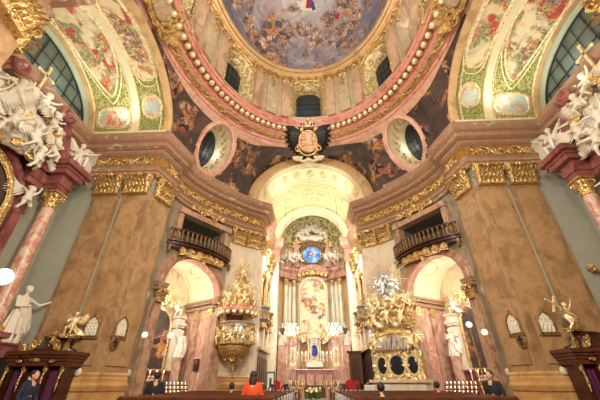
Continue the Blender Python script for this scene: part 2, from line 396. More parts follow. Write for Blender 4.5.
YEL2 = marble('ochre_marbled_plaster', [S(176,138,92), S(206,170,120), S(196,150,104)], .7, .55, None, 1.5)
PEND = marble('pendentive_border_marble', [S(176,130,108), S(204,164,134), S(190,132,114)], .9, .5)
PINKP = marble('salmon_frame_marble', [S(190,120,100), S(218,158,136), S(228,182,160)], .9, .4, None, 1.4)
CREAMD = marble('drum_marble', [S(150,130,96), S(180,160,122), S(160,134,100), S(200,182,148)], .7, .45, S(160,110,96), 1.6)
DPINK = marble('drum_panel_marble', [S(150,118,88), S(186,152,116), S(170,132,108)], .6, .45)
CORN2 = marble('brown_cornice_marble', [S(110,84,62), S(142,108,80), S(148,92,74), S(122,102,78)], 1.4, .36, None, 1.2, (1, 1, 1.4))
PINK3 = marble('salmon_ring_marble', [S(150,82,72), S(184,106,92), S(204,134,114), S(170,94,82)], 1.0, .38, None, 1.8)
OLV = scrollmat('olive_apse_stucco', S(130,116,66), S(160,146,92), S(188,174,120), 1.2, .7, .4)
YELB = marble('chapel_back_marble', [S(196,176,140), S(222,206,174), S(186,150,116)], .9, .5)
CHV = fresco('chapel_vault_plaster', [S(228,214,170), S(240,230,196), S(220,200,150)], [S(226,180,150), S(196,186,140), S(240,226,190), S(206,150,120)], .8, .7, .4, .2)
YELS = scrollmat('cream_gold_reveal', S(176,146,84), S(206,180,122), S(226,206,156), 1.8, .6, .3)
COLM = marble('fluted_column_marble', [S(196,188,150), S(220,212,180), S(180,172,134)], .9, .3, None, 1.2, (2.5, 2.5, .3))
BLUEC = plain('blue_robe', S(40,60,150), .6, 0, .2)
SILVD = plain('tarnished_silver', (.36, .35, .34), .35, .6, .3, 8, .3, 14)
# ---------------------------------------------------------------- ornament generators
def leaf(mm, xf, w, h, curl=.5, mi=0, n=5):
    """acanthus leaf: rises along z, curls forward (-y) at the tip"""
    us = lin(-1, 1, 4); vs = lin(0, 1, n)
    def fn(u, v):
        wd = w*.5*(math.sin(PI*min(1, .18+v*.86))**.7)*(1+.22*math.sin(v*17))
        a = v**2.2*curl*3.4
        y = -.18*h*v - curl*h*.38*(1-math.cos(a)) + .12*w*u*u
        z = h*v*(1-.18*curl*v*v) - curl*h*.22*max(0, math.sin(max(0, a-1.2)))
        return (u*wd, y, z)
    mm.grid(fn, us, vs, mi, xf)
def spiral(c, r, turns=1.6, n=18, a0=0, s=1, y=0, shrink=.85):
    return [(c[0]+s*r*(1-shrink*i/n)*math.cos(a0+turns*2*PI*i/n), y, c[1]+r*(1-shrink*i/n)*math.sin(a0+turns*2*PI*i/n)) for i in range(n+1)]
def scroll_unit(mm, x0, z0, L, h, up=1, t=.03, mi=0, xf=None, leaves=True):
    """one running-scroll wave in the x,z plane (front -y)"""
    r = h*.36
    mm.tube([(p[0], -t*.6, p[2]) for p in spiral((x0+L*.5, z0), r, 1.5, 14, PI, 1, 0)][::1], [t*(1-.4*i/14) for i in range(15)], 5, mi, xf)
    pts = [(x0, -t*.5, z0-up*h*.36), (x0+L*.15, -t*.5, z0-up*h*.4), (x0+L*.4, -t*.5, z0-up*h*.34), (x0+L*.8, -t*.5, z0+up*h*.05), (x0+L, -t*.5, z0+up*h*.36)]
    mm.tube(pts, t*.9, 5, mi, xf)
    if leaves:
        for k in range(4):
            a = k*PI/2+.5; c = (x0+L*.5+math.cos(a)*r*.5, -t*.4, z0+math.sin(a)*r*.5)
            mm.ball(c, (r*.33, t*.9, r*.33), 6, 4, mi, xf)
        mm.ball((x0+L*.1, -t*.4, z0+up*h*.2), (L*.12, t, h*.13), 6, 4, mi, xf)
        mm.ball((x0+L*.92, -t*.4, z0-up*h*.15), (L*.1, t, h*.16), 6, 4, mi, xf)
CAPS = {}
def cap_mesh(w, h, d=.25, nl=4, key='gold', mat=None, side=True):
    k = ('p', round(w, 2), round(h, 2), round(d, 2), key)
    if k in CAPS: return CAPS[k]
    mm = M(); mm.box((0, -d*.1, h*.44), (w*.86, d*.8, h*.88), 1); mm.box((0, -d*.42, .02), (w*1.02, d*1.5, .07))  # dark core paints shade into the gaps between the leaves
    for row, (z, hh, n_, out) in enumerate(((0, h*.42, nl, .0), (h*.2, h*.5, nl+1, .06), (h*.42, h*.42, nl, .1))):
        for i in range(n_):
            x = (i+.5-n_/2)*w*.98/n_
            leaf(mm, T(x, -d*.62-out*h*1.4, z), w/n_*1.02, hh, .8)
    for s in (-1, 1):
        for kk in (0, 1):
            leaf(mm, T(s*w*.46, -d*.5, .05+kk*h*.3) @ RZ(s*PI/2*.9), d*1.1, h*.45, .6)
        pts = [(s*(w*.5+.02)+q[0]*.8, -d*1.05-abs(q[0])*.3, h*.76+q[2]) for q in spiral((0, 0), h*.17, 1.7, 16, PI*.5, s)]
        mm.tube(pts, [h*.055*(1-.5*i/16) for i in range(17)], 6)
        mm.tube([(s*w*.1, -d*.95, h*.45), (s*w*.25, -d*1.0, h*.7), (s*w*.48, -d*1.05, h*.93)], [h*.03, h*.05, h*.06], 6)
    mm.slabz([(-w*.62, .05), (-w*.64, -d*1.35), (-w*.3, -d*1.1), (0, -d*1.05), (w*.3, -d*1.1), (w*.64, -d*1.35), (w*.62, .05)], h*.9, h)
    mm.ball((0, -d*1.25, h*.9), (h*.13, h*.09, h*.13), 8, 6)
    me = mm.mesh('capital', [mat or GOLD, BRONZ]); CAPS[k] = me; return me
def rcap_mesh(r, h, key='gold', mat=None):
    k = ('r', round(r, 2), round(h, 2), key)
    if k in CAPS: return CAPS[k]
    mm = M(); mm.lathe([(r*.98, 0), (r*1.12, .02), (r*1.0, .05), (r*.95, h*.5), (r*1.2, h*.85), (r*1.1, h*.88)], 16)
    for z, hh, n_, ph in ((0.02, h*.45, 8, 0), (h*.25, h*.5, 8, .39)):
        for i in range(n_):
            a = 2*PI*i/n_+ph
            leaf(mm, T(math.cos(a)*r, math.sin(a)*r, z) @ RZ(a+PI/2), r*.9, hh, .6)
    for i in range(4):
        a = PI/4+i*PI/2; X = T(math.cos(a)*r*1.25, math.sin(a)*r*1.25, h*.74) @ RZ(a)
        mm.tube([(q[0], 0, q[2]) for q in spiral((0, 0), h*.17, 1.6, 12, PI*.5, 1)], h*.055, 6, 0, X)
    mm.box((0, 0, h*.95), (r*2.6, r*2.6, h*.1), rz=0)
    me = mm.mesh('capital', mat or GOLD); CAPS[k] = me; return me
def column(par, x, y, z0, z1, r, shaft, capm=None, caph=None, basem=None, rz=0):
    caph = caph or r*2.4
    s = M().lathe([(r, r*1.0), (r*1.0, (z1-z0)*.3), (r*.86, z1-z0-caph)], 22); o = s.build('column', shaft, par); o.location = (x, y, z0)
    M().box((0, 0, r*.25), (r*2.7, r*2.7, r*.5)).lathe([(r*1.3, r*.5), (r*1.34, r*.62), (r*1.2, r*.74), (r*1.08, r*.82), (r*1.16, r*.95), (r*1.0, r*1.05)], 20).build('column_base', basem or capm or GOLD, o)
    c = meshobj('column_capital', rcap_mesh(r*.86, caph, (capm or GOLD).name, capm), o); c.location = (0, 0, z1-z0-caph); c.rotation_euler = (0, 0, rz)
def balus(h, r): return [(r*.8, 0), (r*.8, h*.06), (r*.45, h*.12), (r, h*.34), (r*.85, h*.5), (r*.38, h*.72), (r*.6, h*.86), (r*.8, h*.92), (r*.8, h)]
def cartouche(par, w, h, mats, shield=None, name='frame'):
    """scrolled frame in the x,z plane, front -y"""
    mm = M()
    for s in (-1, 1):
        pts = [(s*w*.1, -.05, -h*.48), (s*w*.32, -.12, -h*.42), (s*w*.45, -.1, -h*.2), (s*w*.38, -.06, 0), (s*w*.48, -.1, h*.2), (s*w*.36, -.14, h*.4), (s*w*.1, -.06, h*.5)]
        mm.tube(pts, [w*.05, w*.085, w*.06, w*.08, w*.06, w*.085, w*.05], 7)
        for cz, rr in ((-h*.36, .2), (h*.36, .22), (0, .15)):
            mm.tube([(s*w*.4+q[0], -.12, cz+q[2]) for q in spiral((0, 0), w*rr, 1.5, 14, PI/2, s)], [w*.05*(1-.4*i/14) for i in range(15)], 6)
            leaf(mm, T(s*w*.42, -.05, cz) @ RY(s*1.1), w*.26, w*.42, .5)
    for a in (-.5, 0, .5): leaf(mm, T(a*w*.3, -.05, h*.4) @ RY(a), w*.26, h*.3, .5); leaf(mm, T(a*w*.2, -.05, -h*.38) @ RY(PI-a), w*.24, h*.26, .5)
    mm.build(name, mats, par)
    if shield:
        s_ = M(); s_.ball((0, 0, 0), (w*.3, .13, h*.36), 16, 10); s_.build('shield', shield, par)
def panel_frame(mm, pts, r, mi=0, n=6): mm.tube(pts, r, n, mi, closed=True)
# ---------------------------------------------------------------- room plan (left side; the right is its mirror)
CURVE = [(-8.25, 15.8), (-8.0, 16.55), (-7.62, 17.3), (-7.16, 18.0), (-6.62, 18.72), (-5.75, 19.6)]
NEAR = [(-5.2, -2.4), (-8.25, 1.4), (-8.35, 2.8), (-8.1, 3.3), (-8.45, 4.7)]
ARM = [(-13.1, 4.7), (-13.1, 13.2)]
PIER = [(-8.45, 13.2), (-8.1, 14.6), (-8.35, 15.1)]
FRONT = [(-4.9, 20.5), (-3.9, 21.2)]
PATH = NEAR + ARM + PIER + CURVE + FRONT + [(-3.9, 27.4)]
ZC, ZE, ZT = H(8.45), H(9.7), H(12.2)      # capital foot, entablature foot, cornice top
def both(fn):
    for s in (-1, 1): fn(s)
def ms(mm, s): return mm if s < 0 else mm.mirror()
# floor
struct('floor', M().box((0, 12, -.1), (34, 52, .2)), FLOORM, False)
struct('floor', M().box((0, 28.2, .17), (7.7, 13.6, .34)), FLOORM, False)
# walls
def walls(s):
    mm = M(); sweep(mm, NEAR, [(-.0, 0), (0, ZE+.1)], caps=False); struct('wall_near_pier', ms(mm, s), GREYM)
    mm = M(); sweep(mm, [NEAR[-1]] + ARM + [PIER[0]], [(0, 0), (0, ZT)], caps=False); struct('wall_side_arm', ms(mm, s), PLG)
    mm = M(); sweep(mm, PIER + [CURVE[0]], [(0, 0), (0, ZT+.3)], caps=False); struct('wall_pier', ms(mm, s), GREYM)
    # curved wall with the chapel arch and the oratory opening
    a, b = Vector(CURVE[0]), Vector(CURVE[-1]); L = (b-a).length; e = (b-a)/L; n = Vector((-e.y, e.x))
    def pt(u, z):
        bulge = .36*4*(u/L)*(1-u/L); p = a+e*u+n*(-bulge if 0 else bulge*.0); q = along(CURVE, u/L*plen(CURVE))[0]
        return (q.x, q.y, z)
    us = sorted(set(lin(0, L, 44) + [L/2-2.0, L/2+2.0, .55, L-.62])); zsp = H(4.58); r = 2.0
    mm = M()
    for u0, u1 in zip(us[:-1], us[1:]):
        def arch(u):
            x = abs(u-L/2)
            return 0 if x >= r-1e-4 else zsp + math.sqrt(max(0, r*r-x*x))
        uc = (u0+u1)/2; op = abs(uc-L/2) < r; win = .55 < uc < L-.62
        z0, z1 = (arch(u0), arch(u1)) if op else (0, 0)
        if op: z0 = max(z0, zsp); z1 = max(z1, zsp)
        top = ZE+.15
        segs = [((z0, z1), (H(7.0),)*2), ((H(8.95),)*2, (top,)*2)] if win else [((z0, z1), (top,)*2)]
        for (p0, p1), (q0, q1) in segs:
            mm.add([pt(u0, p0), pt(u1, p1), pt(u1, q1), pt(u0, q0)], [(0, 1, 2, 3)])
    struct('wall_chapel_front', ms(mm, s), GREYM)
    mm = M(); sweep(mm, [CURVE[-1]] + FRONT, [(0, 0), (0, ZT)], caps=False); struct('wall_choir_pier', ms(mm, s), GREYM)
    mm = M(); sweep(mm, [FRONT[-1], (-3.9, 27.4)], [(0, 0), (0, ZT+.2)], caps=False); struct('wall_choir', ms(mm, s), CREAMW)
    # archivolt and jamb lining of the chapel arch
    Lc = plen(CURVE); mm = M(); pp = []
    def wp(u, z, o=0):
        q, d = along(CURVE, u/L*Lc); return (q.x+d.y*o, q.y-d.x*o, z)
    prof = [(0, .02), (0, .16), (.1, .2), (.3, .2), (.36, .12), (.42, .14), (.5, .02)]
    def arc(k, v):
        ang = PI*k; dr, o = prof[v]; rr = r-.06+dr; return wp(L/2-rr*math.cos(ang), zsp+rr*math.sin(ang), o)
    mm.grid(arc, lin(0, 1, 28), list(range(len(prof))), flip=True)
    mm.grid(lambda k, v: wp(L/2-(r-.06)*math.cos(PI*k), zsp+(r-.06)*math.sin(PI*k), .02-v), lin(0, 1, 28), [0, .55])
    struct('trim_chapel_arch', ms(mm, s), REDM)
    mm = M()
    for u in (L/2-r-.2, L/2+r+.16):
        q, d = along(CURVE, min(max(u/L*Lc, .02), Lc-.02)); X = frame((q.x, q.y, 0), (d.x, d.y, 0))
        mm.box((0, .05, zsp/2-.4), (.52, .7, zsp-.8), 0, X)
        mm.box((0, .05, .5), (.64, .8, 1.0), 1, X); mm.box((0, .05, zsp-.12), (.74, .86, .12), 2, X); mm.box((0, .05, zsp-.24), (.62, .8, .14), 2, X); mm.box((0, .05, zsp), (.8, .9, .1), 2, X)
    struct('trim_chapel_jamb', ms(mm, s), [PINK, TAN2, CORN], False)
both(walls)
for s in (-1, 1):            # gilt jamb capitals belong to slender pilasters
    Lc = plen(CURVE); L = (Vector(CURVE[-1])-Vector(CURVE[0])).length
    for k, u in enumerate((L/2-2.2, L/2+2.16)):
        q, d = along(CURVE, min(max(u/L*Lc, .02), Lc-.02))
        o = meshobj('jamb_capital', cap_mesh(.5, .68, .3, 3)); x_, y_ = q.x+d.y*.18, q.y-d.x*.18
        o.location = (-s*x_, y_, H(4.58)-1.0); o.rotation_euler = (0, 0, math.atan2(d.y, d.x) if s < 0 else math.atan2(-d.y, d.x))
        tag(o, 'gilded capital on the %s jamb of the %s chapel arch' % (('nave-side', 'choir-side')[k], ('left', 'right')[s > 0]), 'capital')
# entablature: architrave, frieze, cornice
def entab(s):
    prof = [(0, ZE-.02), (.2, ZE), (.2, ZE+.22), (.26, ZE+.24), (.26, ZE+.46), (.36, ZE+.54), (.36, ZE+.6), (.12, ZE+.62), (.12, ZE+1.3), (.24, ZE+1.34), (.26, ZE+1.44), (.34, ZE+1.5), (.34, ZE+1.6), (.42, ZE+1.66),
            (.6, ZE+1.7), (.6, ZE+1.94), (.66, ZE+1.96), (.68, ZE+2.1), (.8, ZE+2.2), (.84, ZE+2.3), (.86, ZT), (0, ZT+.06)]
    path = PATH[:-1] + [(-3.9, 24.2)]
    # small breaks forward over the pilasters
    mm = M(); sweep(mm, path, prof, mfn=lambda q: 1 if q in (7,) else (2 if q in (2, 5, 9, 12, 16) else 0))
    e = struct('trim_entablature', ms(mm, s), [CORN, FRZ, CORN2])
    mm = M(); L = plen(path); d = .35; k = 0
    while d < L-.5:
        p, t = along(path, d); p2, t2 = along(path, d+.82)
        if (t-t2).length < .35:
            X = frame((p.x+t.y*.15, p.y-t.x*.15, ZE+.96), ((p2-p).x, (p2-p).y, 0)); scroll_unit(mm, 0, 0, (p2-p).length, .66, 1 if k % 2 else -1, .062, 0, X)
        d += .82; k += 1
    ms(mm, s).build('frieze_scrolls', GOLD, e)
both(entab)
# pilasters
def pilaster(s, pts, capfaces, lab, th=.16, pan=True, mat=None, zb=H(0.05), inset=.17):
    c = Vector(pts[len(pts)//2]); t = thing('pilaster', lab, 'pilaster', (-s*c.x, c.y, 0))
    W = lambda mm, name, mt, sm=False: ms(mm, s).build(name, mt, t, sm, world=True)
    mt = mat or TAN2
    ped = M(); sweep(ped, pts, [(0, 0), (th+.14, 0), (th+.14, .3), (th+.1, .34), (th+.1, zb-.34), (th+.16, zb-.3), (th+.2, zb-.16), (th+.2, zb-.12), (th+.08, zb), (0, zb)]); W(ped, 'pedestal', YM)
    ba = M(); sweep(ba, pts, [(0, zb), (th+.09, zb), (th+.09, zb+.12), (th+.05, zb+.16), (th+.07, zb+.24), (th+.01, zb+.32), (0, zb+.32)]); W(ba, 'base', YM)
    sh = M(); sweep(sh, pts, [(0, zb+.3), (th, zb+.3), (th, ZC), (0, ZC)]); W(sh, 'shaft', mt)
    if pan:
        pn = M()
        for a, b in zip(pts[:-1], pts[1:]):
            a, b = Vector(a), Vector(b); L = (b-a).length
            if L < .7: continue
            e = (b-a)/L; X = frame((a.x, a.y, 0), (e.x, e.y, 0))
            pn.box((L/2, -th-.02, (zb+ZC)/2+.15), (L-2*inset, .07, ZC-zb-.8), 0, X)
        if pn.v: W(pn, 'raised_panel', TAN if mt is TAN2 else CREAMW)
    for x, y, dx, dy, wd in capfaces:
        d = Vector((dx, dy)).normalized()
        X = frame((x+d.y*(th-.02), y-d.x*(th-.02), ZC), (d.x, d.y, 0))
        if s > 0:
            X = frame((-x-d.y*(th-.02), y-d.x*(th-.02), ZC), (d.x, -d.y, 0))
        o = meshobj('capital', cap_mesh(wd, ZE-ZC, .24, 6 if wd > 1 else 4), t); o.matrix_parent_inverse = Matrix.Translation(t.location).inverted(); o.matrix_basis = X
    return t

SD = {-1: 'left', 1: 'right'}
for s in (-1, 1):
    d1 = (Vector(PIER[1])-Vector(PIER[0])).normalized(); m1 = (Vector(PIER[0])+Vector(PIER[1]))/2
    pilaster(s, [(-9.78, 13.2), (-8.45, 13.2), (-8.1, 14.6)], [(-9.1, 13.2, 1, 0, 1.3), (m1.x, m1.y, d1.x, d1.y, 1.2)],
             'giant tan marble corner pilaster with two stone tablets, %s side of the nave' % SD[s])
    pilaster(s, [(-11.35, 13.2), (-10.0, 13.2)], [(-10.68, 13.2, 1, 0, 1.28)], 'giant tan marble pilaster behind the %s confessional' % SD[s])
    d1 = (Vector(NEAR[4])-Vector(NEAR[3])).normalized(); m1 = (Vector(NEAR[3])+Vector(NEAR[4]))/2
    pilaster(s, [(-8.1, 3.3), (-8.45, 4.7), (-9.78, 4.7)], [(m1.x, m1.y, d1.x, d1.y, 1.2), (-9.1, 4.7, -1, 0, 1.3)],
             'near corner pilaster whose gilded capital shows at the top %s' % SD[s])
    d1 = (Vector(FRONT[0])-Vector(CURVE[-1])).normalized(); m1 = (Vector(FRONT[0])+Vector(CURVE[-1]))/2
    d2 = (Vector(FRONT[1])-Vector(FRONT[0])).normalized(); m2 = (Vector(FRONT[0])+Vector(FRONT[1]))/2
    pilaster(s, [CURVE[-1], FRONT[0]], [(m1.x, m1.y, d1.x, d1.y, 1.05)], 'pale pilaster behind the %s' % ('pulpit' if s < 0 else 'gilded saint monument'), .12, True, CREAMW)
    pilaster(s, [FRONT[0], FRONT[1], (-3.9, 22.3)], [(m2.x, m2.y, d2.x, d2.y, 1.05), (-3.9, 21.75, 0, 1, .95)], 'pale pilaster at the %s edge of the choir opening' % SD[s], .14, True, CREAMW)
    for k, y in enumerate((24.6, 26.6)):
        pilaster(s, [(-3.9, y-.5), (-3.9, y+.5)], [(-3.9, y, 0, 1, .95)], '%s choir wall pilaster, %s of the pair' % (SD[s], ('nearer', 'farther')[k]), .12, True, CREAMW)
# ---------------------------------------------------------------- side arms: arches, painted vault bands, lunette windows
YC0 = 8.6
def aprof(k, r=0): return (YC0-(3.95+r)*math.cos(PI*k), ZT+.32+(2.95+r)*math.sin(PI*k))
def arms(s):
    ks = lin(0, 1, 40)
    def band(x0, x1, mt, r=0, name='ceiling_arm', nx=1, thick=0):
        mm = M(); mm.grid(lambda k, x: (x, *aprof(k, r)), ks, lin(x0, x1, nx))
        if thick:
            for x in (x0, x1): mm.grid(lambda k, q: (x, *aprof(k, r+q)), ks, [0, thick])
        return struct(name, ms(mm, s), mt)
    # face arch
    prof = [(0, -8.25), (.04, -8.1), (.1, -8.06), (.26, -8.06), (.3, -8.12), (.36, -8.1), (.46, -8.22), (.62, -8.3)]
    mm = M(); mm.grid(lambda k, i: (prof[i][1], *aprof(k, prof[i][0])), ks, list(range(len(prof))))
    struct('trim_arm_arch', ms(mm, s), YEL2)
    band(-8.2, -8.42, YEL2, 0, 'trim_arm_arch'); g1 = band(-8.4, -9.95, GREENS, .1)
    band(-9.95, -10.35, CREAM, -.02, 'trim_arm_rib', 1, .15); g2 = band(-10.35, -12.75, GREENS2, .1); band(-12.72, -12.98, YEL2, -.02, 'trim_arm_rib', 1, .15)
    band(-12.95, -13.42, GRNC, .1); 
    mm = M()
    for r, x in ((.02, -8.9+.25), (.03, -9.95), (.03, -10.45), (.03, -12.68)):
        mm.tube([(x, *aprof(k, r+.02)) for k in ks], .045, 5)
    ms(mm, s).build('gilt_moulding', GOLDL, g1, world=False)
    # painted panels on the vault with gilt frames
    def panel(g, xc, kc, rx, rk, mt, shape='o', lab=None):
        def P(a, q, r=.06):
            ca, sa = math.cos(a), math.sin(a)
            if shape == 'k': ca = math.copysign(abs(ca)**1.5, ca); sa = math.copysign(abs(sa)**1.2, sa)
            if shape == 'q': ca = math.copysign(abs(ca)**.6, ca); sa = math.copysign(abs(sa)**.6, sa)
            return (xc+rx*ca*q, *aprof(kc+rk*sa*q, r))
        mm = M(); mm.grid(lambda a, q: P(a, q), lin(0, 2*PI, 36), [0.001, .35, .7, 1])
        ms(mm, s).build('painted_panel', mt, g, label=lab)
        mm = M(); mm.tube([P(2*PI*i/36, 1.02, .04) for i in range(36)], .06, 6, closed=True); mm.tube([P(2*PI*i/36, 1.16, .06) for i in range(36)], .035, 5, closed=True)
        ms(mm, s).build('panel_frame', GOLDL, g)
    for side in (0, 1):
        f = (lambda k: 1-k) if side == 0 else (lambda k: k)
        panel(g1, -9.18, f(.16), .52, .06, FIG_S); panel(g2, -11.5, f(.1), .92, .06, FIG_S, 'q')
    panel(g1, -9.18, .5, .62, .2, FIG_L, 'q'); panel(g2, -11.5, .5, 1.1, .27, FIG_L, 'k')
    # end lunette: sill, wall, window
    mm = M(); mm.add([(-13.1, 4.0, ZT+.05), (-13.1, 13.2, ZT+.05), (-13.4, 13.2, H(12.75)), (-13.4, 4.0, H(12.75))], [(0, 1, 2, 3)])
    struct('trim_sill', ms(mm, s), GRNC)
    mm = M(); mm.grid(lambda y, v: (-13.4, y, ZT+.1+v*6), [3.6, 13.6], [0, 1]); struct('wall_lunette', ms(mm, s), GRNC)
    w_ = M(); q = [(-13.34, aprof(k, -.12)[0], max(H(12.8), aprof(k, -.12)[1])) for k in lin(.03, .97, 30)]
    w_.add(q + [(-13.34, YC0, H(12.8))], [(i, i+1, 31) for i in range(30)])
    wd = struct('window_%d' % (1 if s < 0 else 2), ms(w_, s), GLASSG)
    mm = M(); mm.tube([(-13.3, *p[1:]) for p in q], .06, 4, closed=False); mm.tube([(-13.3, q[0][1], H(12.8)), (-13.3, q[-1][1], H(12.8))], .06, 4)
    for i in range(-5, 6):
        y = YC0+i*.66; k = math.acos(max(-1, min(1, -(y-YC0)/3.83)))/PI; zt = aprof(k, -.12)[1]
        if zt > H(13.0): mm.box((-13.28, y, (H(12.8)+zt)/2), (.04, .022 if i % 3 else .07, zt-H(12.8)))
    for z in (H(13.55), H(14.4)):
        hw = 3.83*math.sqrt(max(0, 1-((z-ZT-.32)/2.83)**2)); mm.box((-13.28, YC0, z), (.04, 2*hw, .03 if z > H(14) else .08))
    ms(mm, s).build('glazing_bars', LEAD, wd)
    # wall strips between the arm arch spring and cornice
    mm = M()
    for y in (4.0, 13.2):
        yy = (5.35, 4.7) if y < 9 else (12.55, 13.2)
        mm.box((-10.8, (yy[0]+yy[1])/2, ZT+.19), (5.2, .66, .3))
    struct('trim_arm_plinth', ms(mm, s), CREAM, False)

both(arms)
# ---------------------------------------------------------------- oval: pendentives, ring cornice, drum, dome
def ell(a, b, t):
    c, s = math.cos(t), math.sin(t); p = 2/2.15
    return (a*math.copysign(abs(c)**p, c), YC0+b*math.copysign(abs(s)**p, s))
def pend(s, back=False):
    B = [];  # lower boundary: side arch crown -> spring -> cornice curve -> choir arch crown
    ex = .6
    for k in lin(.5, .985, 16): y, z = aprof(k, ex); B.append((-8.3, y, z))
    corn = [(-8.35, 13.3), (-8.1, 14.6), (-8.35, 15.1)] + CURVE + [(-4.75, 20.5)]
    Lc = plen(corn)
    for i in range(1, 20):
        p, _ = along(corn, Lc*i/20); B.append((p.x, p.y, ZT+.04))
    for k in lin(.06, .5, 14): B.append((-5.1*math.cos(PI*k), 20.85, ZT+.1+4.45*math.sin(PI*k)))
    n = len(B); acc = [0]
    for i in range(1, n): acc.append(acc[-1]+(Vector(B[i])-Vector(B[i-1])).length)
    Tt = [PI - (PI/2)*(a/acc[-1]) for a in acc]
    # smooth arclength mapping but keep ring angle close to each point's bearing
    for i in range(n):
        br = math.atan2((B[i][1]-YC0)/10.3, B[i][0]/8.3); Tt[i] = .35*Tt[i]+.65*max(PI/2, min(PI, br))
    Tt[0], Tt[-1] = PI, PI/2
    def fn(i, v):
        i0 = int(min(i, n-1.001)); f = i-i0; b = Vector(B[i0]).lerp(Vector(B[i0+1]), f); t = Tt[i0]*(1-f)+Tt[i0+1]*f
        x, y = ell(8.3, 10.3, t); q = Vector((x, y, H(16.65))); p = b.lerp(q, v)
        c = math.sin(PI*v)*.35*min(1, (q-b).length/3); out = Vector((x, y-YC0, 0)).normalized(); return p+out*c
    return B, fn, n
OCX = None
def build_pend(s):
    B, fn, n = pend(s)
    # oculus centre on the surface
    best = None
    tgt = Vector((-.462, 1.137, 1)).normalized()
    for i in [k*.25 for k in range(60, 150)]:
        for v in lin(.1, .9, 20):
            if i >= n-1: continue
            p = fn(i, v)-Vector((0, 0, CZ)); d = p.normalized().dot(tgt)
            if best is None or d > best[0]: best = (d, i, v)
    _, ic, vc = best; C = fn(ic, vc); du = (fn(ic+.5, vc)-fn(ic-.5, vc)).normalized(); dv = (fn(ic, vc+.05)-fn(ic, vc-.05)); dv = (dv-du*du.dot(dv)).normalized()
    nrm = du.cross(dv).normalized()
    if nrm.y < 0: nrm = -nrm           # outward
    def loc(p): q = p-C; return q.dot(du), q.dot(dv)
    RX_, RZ_ = 1.16, 1.86
    def skip(i, v):
        a, b = loc(fn(i, v)); return (a/RX_)**2+(b/RZ_)**2 < 1.12
    us = lin(0, n-1, 150); vs = lin(0, 1, 26)
    def mf(i, v):
        a, b = loc(fn(i, v))
        if (a/(RX_+.36))**2+(b/(RZ_+.36))**2 < 1: return 1
        if v < .05 or v > .9 or i < .8 or i > n-2.0: return 1
        if 17 < i < 33.5 and v < .16: return 2
        return 0
    mm = M(); mm.grid(fn, us, vs, skip=skip, mf=mf); struct('ceiling_pendentive', ms(mm, s), [FIG_D, PEND, CORN])
    # oculus: splayed reveal, frame, pane
    X = Matrix((du, dv, nrm)).transposed().to_4x4(); X.translation = C
    E_ = lambda a, rx, rz, d: X @ Vector((rx*math.cos(a), rz*math.sin(a), d))
    mm = M(); mm.grid(lambda a, q: E_(a, *q), lin(0, 2*PI, 40), [(RX_+.1, RZ_+.12, -.02), (RX_*.97, RZ_*.97, 1.0), (RX_*.92, RZ_*.92, 2.3)])
    E2 = struct('trim_oculus_reveal', ms(mm, s), CREAM)
    g = M()
    for i in range(16):
        a = 2*PI*i/16; p = E_(a, RX_*.95, RZ_*.95, .7); q = E_(a+.2, RX_*.94, RZ_*.94, 1.2)
        Y = Matrix((( E_(a+.1, RX_, RZ_, .6)-p).normalized(), nrm, -(p-C).normalized())).transposed().to_4x4(); Y.translation = p
        g.tube([Y @ Vector(k) for k in spiral((0, 0), .24, 1.4, 12, PI/2, 1 if i % 2 else -1)], .04, 5)
        g.ball(tuple(q), .09, 6, 4)
    ms(g, s).build('gilt_arabesque', GOLD, E2)
    prof = [(.02, 0), (.03, -.14), (.12, -.2), (.24, -.16), (.3, -.2), (.4, -.1), (.42, .04)]
    mm = M(); mm.grid(lambda a, i: E_(a, RX_+prof[i][0], RZ_+prof[i][0], prof[i][1]), lin(0, 2*PI, 48), list(range(len(prof))))
    struct('trim_oculus_frame', ms(mm, s), PINKP)
    mm = M(); mm.add([E_(2*PI*i/32, RX_*.94, RZ_*.94, 2.25) for i in range(32)], [tuple(range(32))])
    wn = struct('window_oculus', ms(mm, s), GLASSD, False)
    mm = M()
    for a in (-.55, -.18, .18, .55): hz = RZ_*.9*math.sqrt(1-(a/ (RX_*.9))**2); mm.tube([X @ Vector((a, -hz, 2.2)), X @ Vector((a, hz, 2.2))], .03, 4)
    for b in (-1, -.5, 0, .5, 1): hx = RX_*.9*math.sqrt(1-(b/(RZ_*.9))**2); mm.tube([X @ Vector((-hx, b, 2.2)), X @ Vector((hx, b, 2.2))], .03, 4)
    ms(mm, s).build('glazing_bars', LEAD, wn)


both(build_pend)
TS = lin(0, 2*PI, 128)
def ring(name, L, mats, mi=None, t0=0, t1=2*PI, st=True, par=None, n=128):
    mm = M(); mm.grid(lambda t, i: (*ell(L[i][0], L[i][1], t), H(L[i][2])), lin(t0, t1, n), list(range(len(L))), mf=(lambda t, i: mi[int(i)]) if mi else None)
    return struct(name, mm, mats, parent=par) if st else mm.build(name, mats, par)
rg = ring('trim_ring_cornice', [(8.5, 10.5, 16.45), (8.3, 10.3, 16.65), (8.22, 10.2, 16.67), (8.17, 10.12, 16.88), (8.08, 10.02, 16.9), (7.62, 9.62, 16.98), (7.56, 9.56, 17.1), (7.5, 9.5, 17.12), (7.44, 9.42, 17.34),
      (7.02, 9.04, 17.42), (6.98, 8.96, 17.56), (6.9, 8.86, 17.6), (6.86, 8.8, 17.78), (6.8, 8.74, 17.82), (6.8, 8.74, 17.98), (6.95, 8.85, 18.05)], [PINK3, PINKP, YEL2, BRONZ],
      [1, 0, 1, 0, 2, 0, 1, 0, 3, 0, 1, 0, 1, 0, 1])
NB = 104
bm_ = M().ball((0, 0, 0), (.2, .2, .19), 12, 8).mesh('gilt_ball', GOLDL)
for i in range(NB):
    t = 2*PI*i/NB
    if NB*.6 < i < NB*.9: continue
    x, y = ell(7.2, 9.2, t); o = meshobj('gilt_ball', bm_, rg); o.location = (x, y, H(17.27))
mm = M(); circ = [ell(8.16, 10.1, 2*PI*i/160) for i in range(161)]
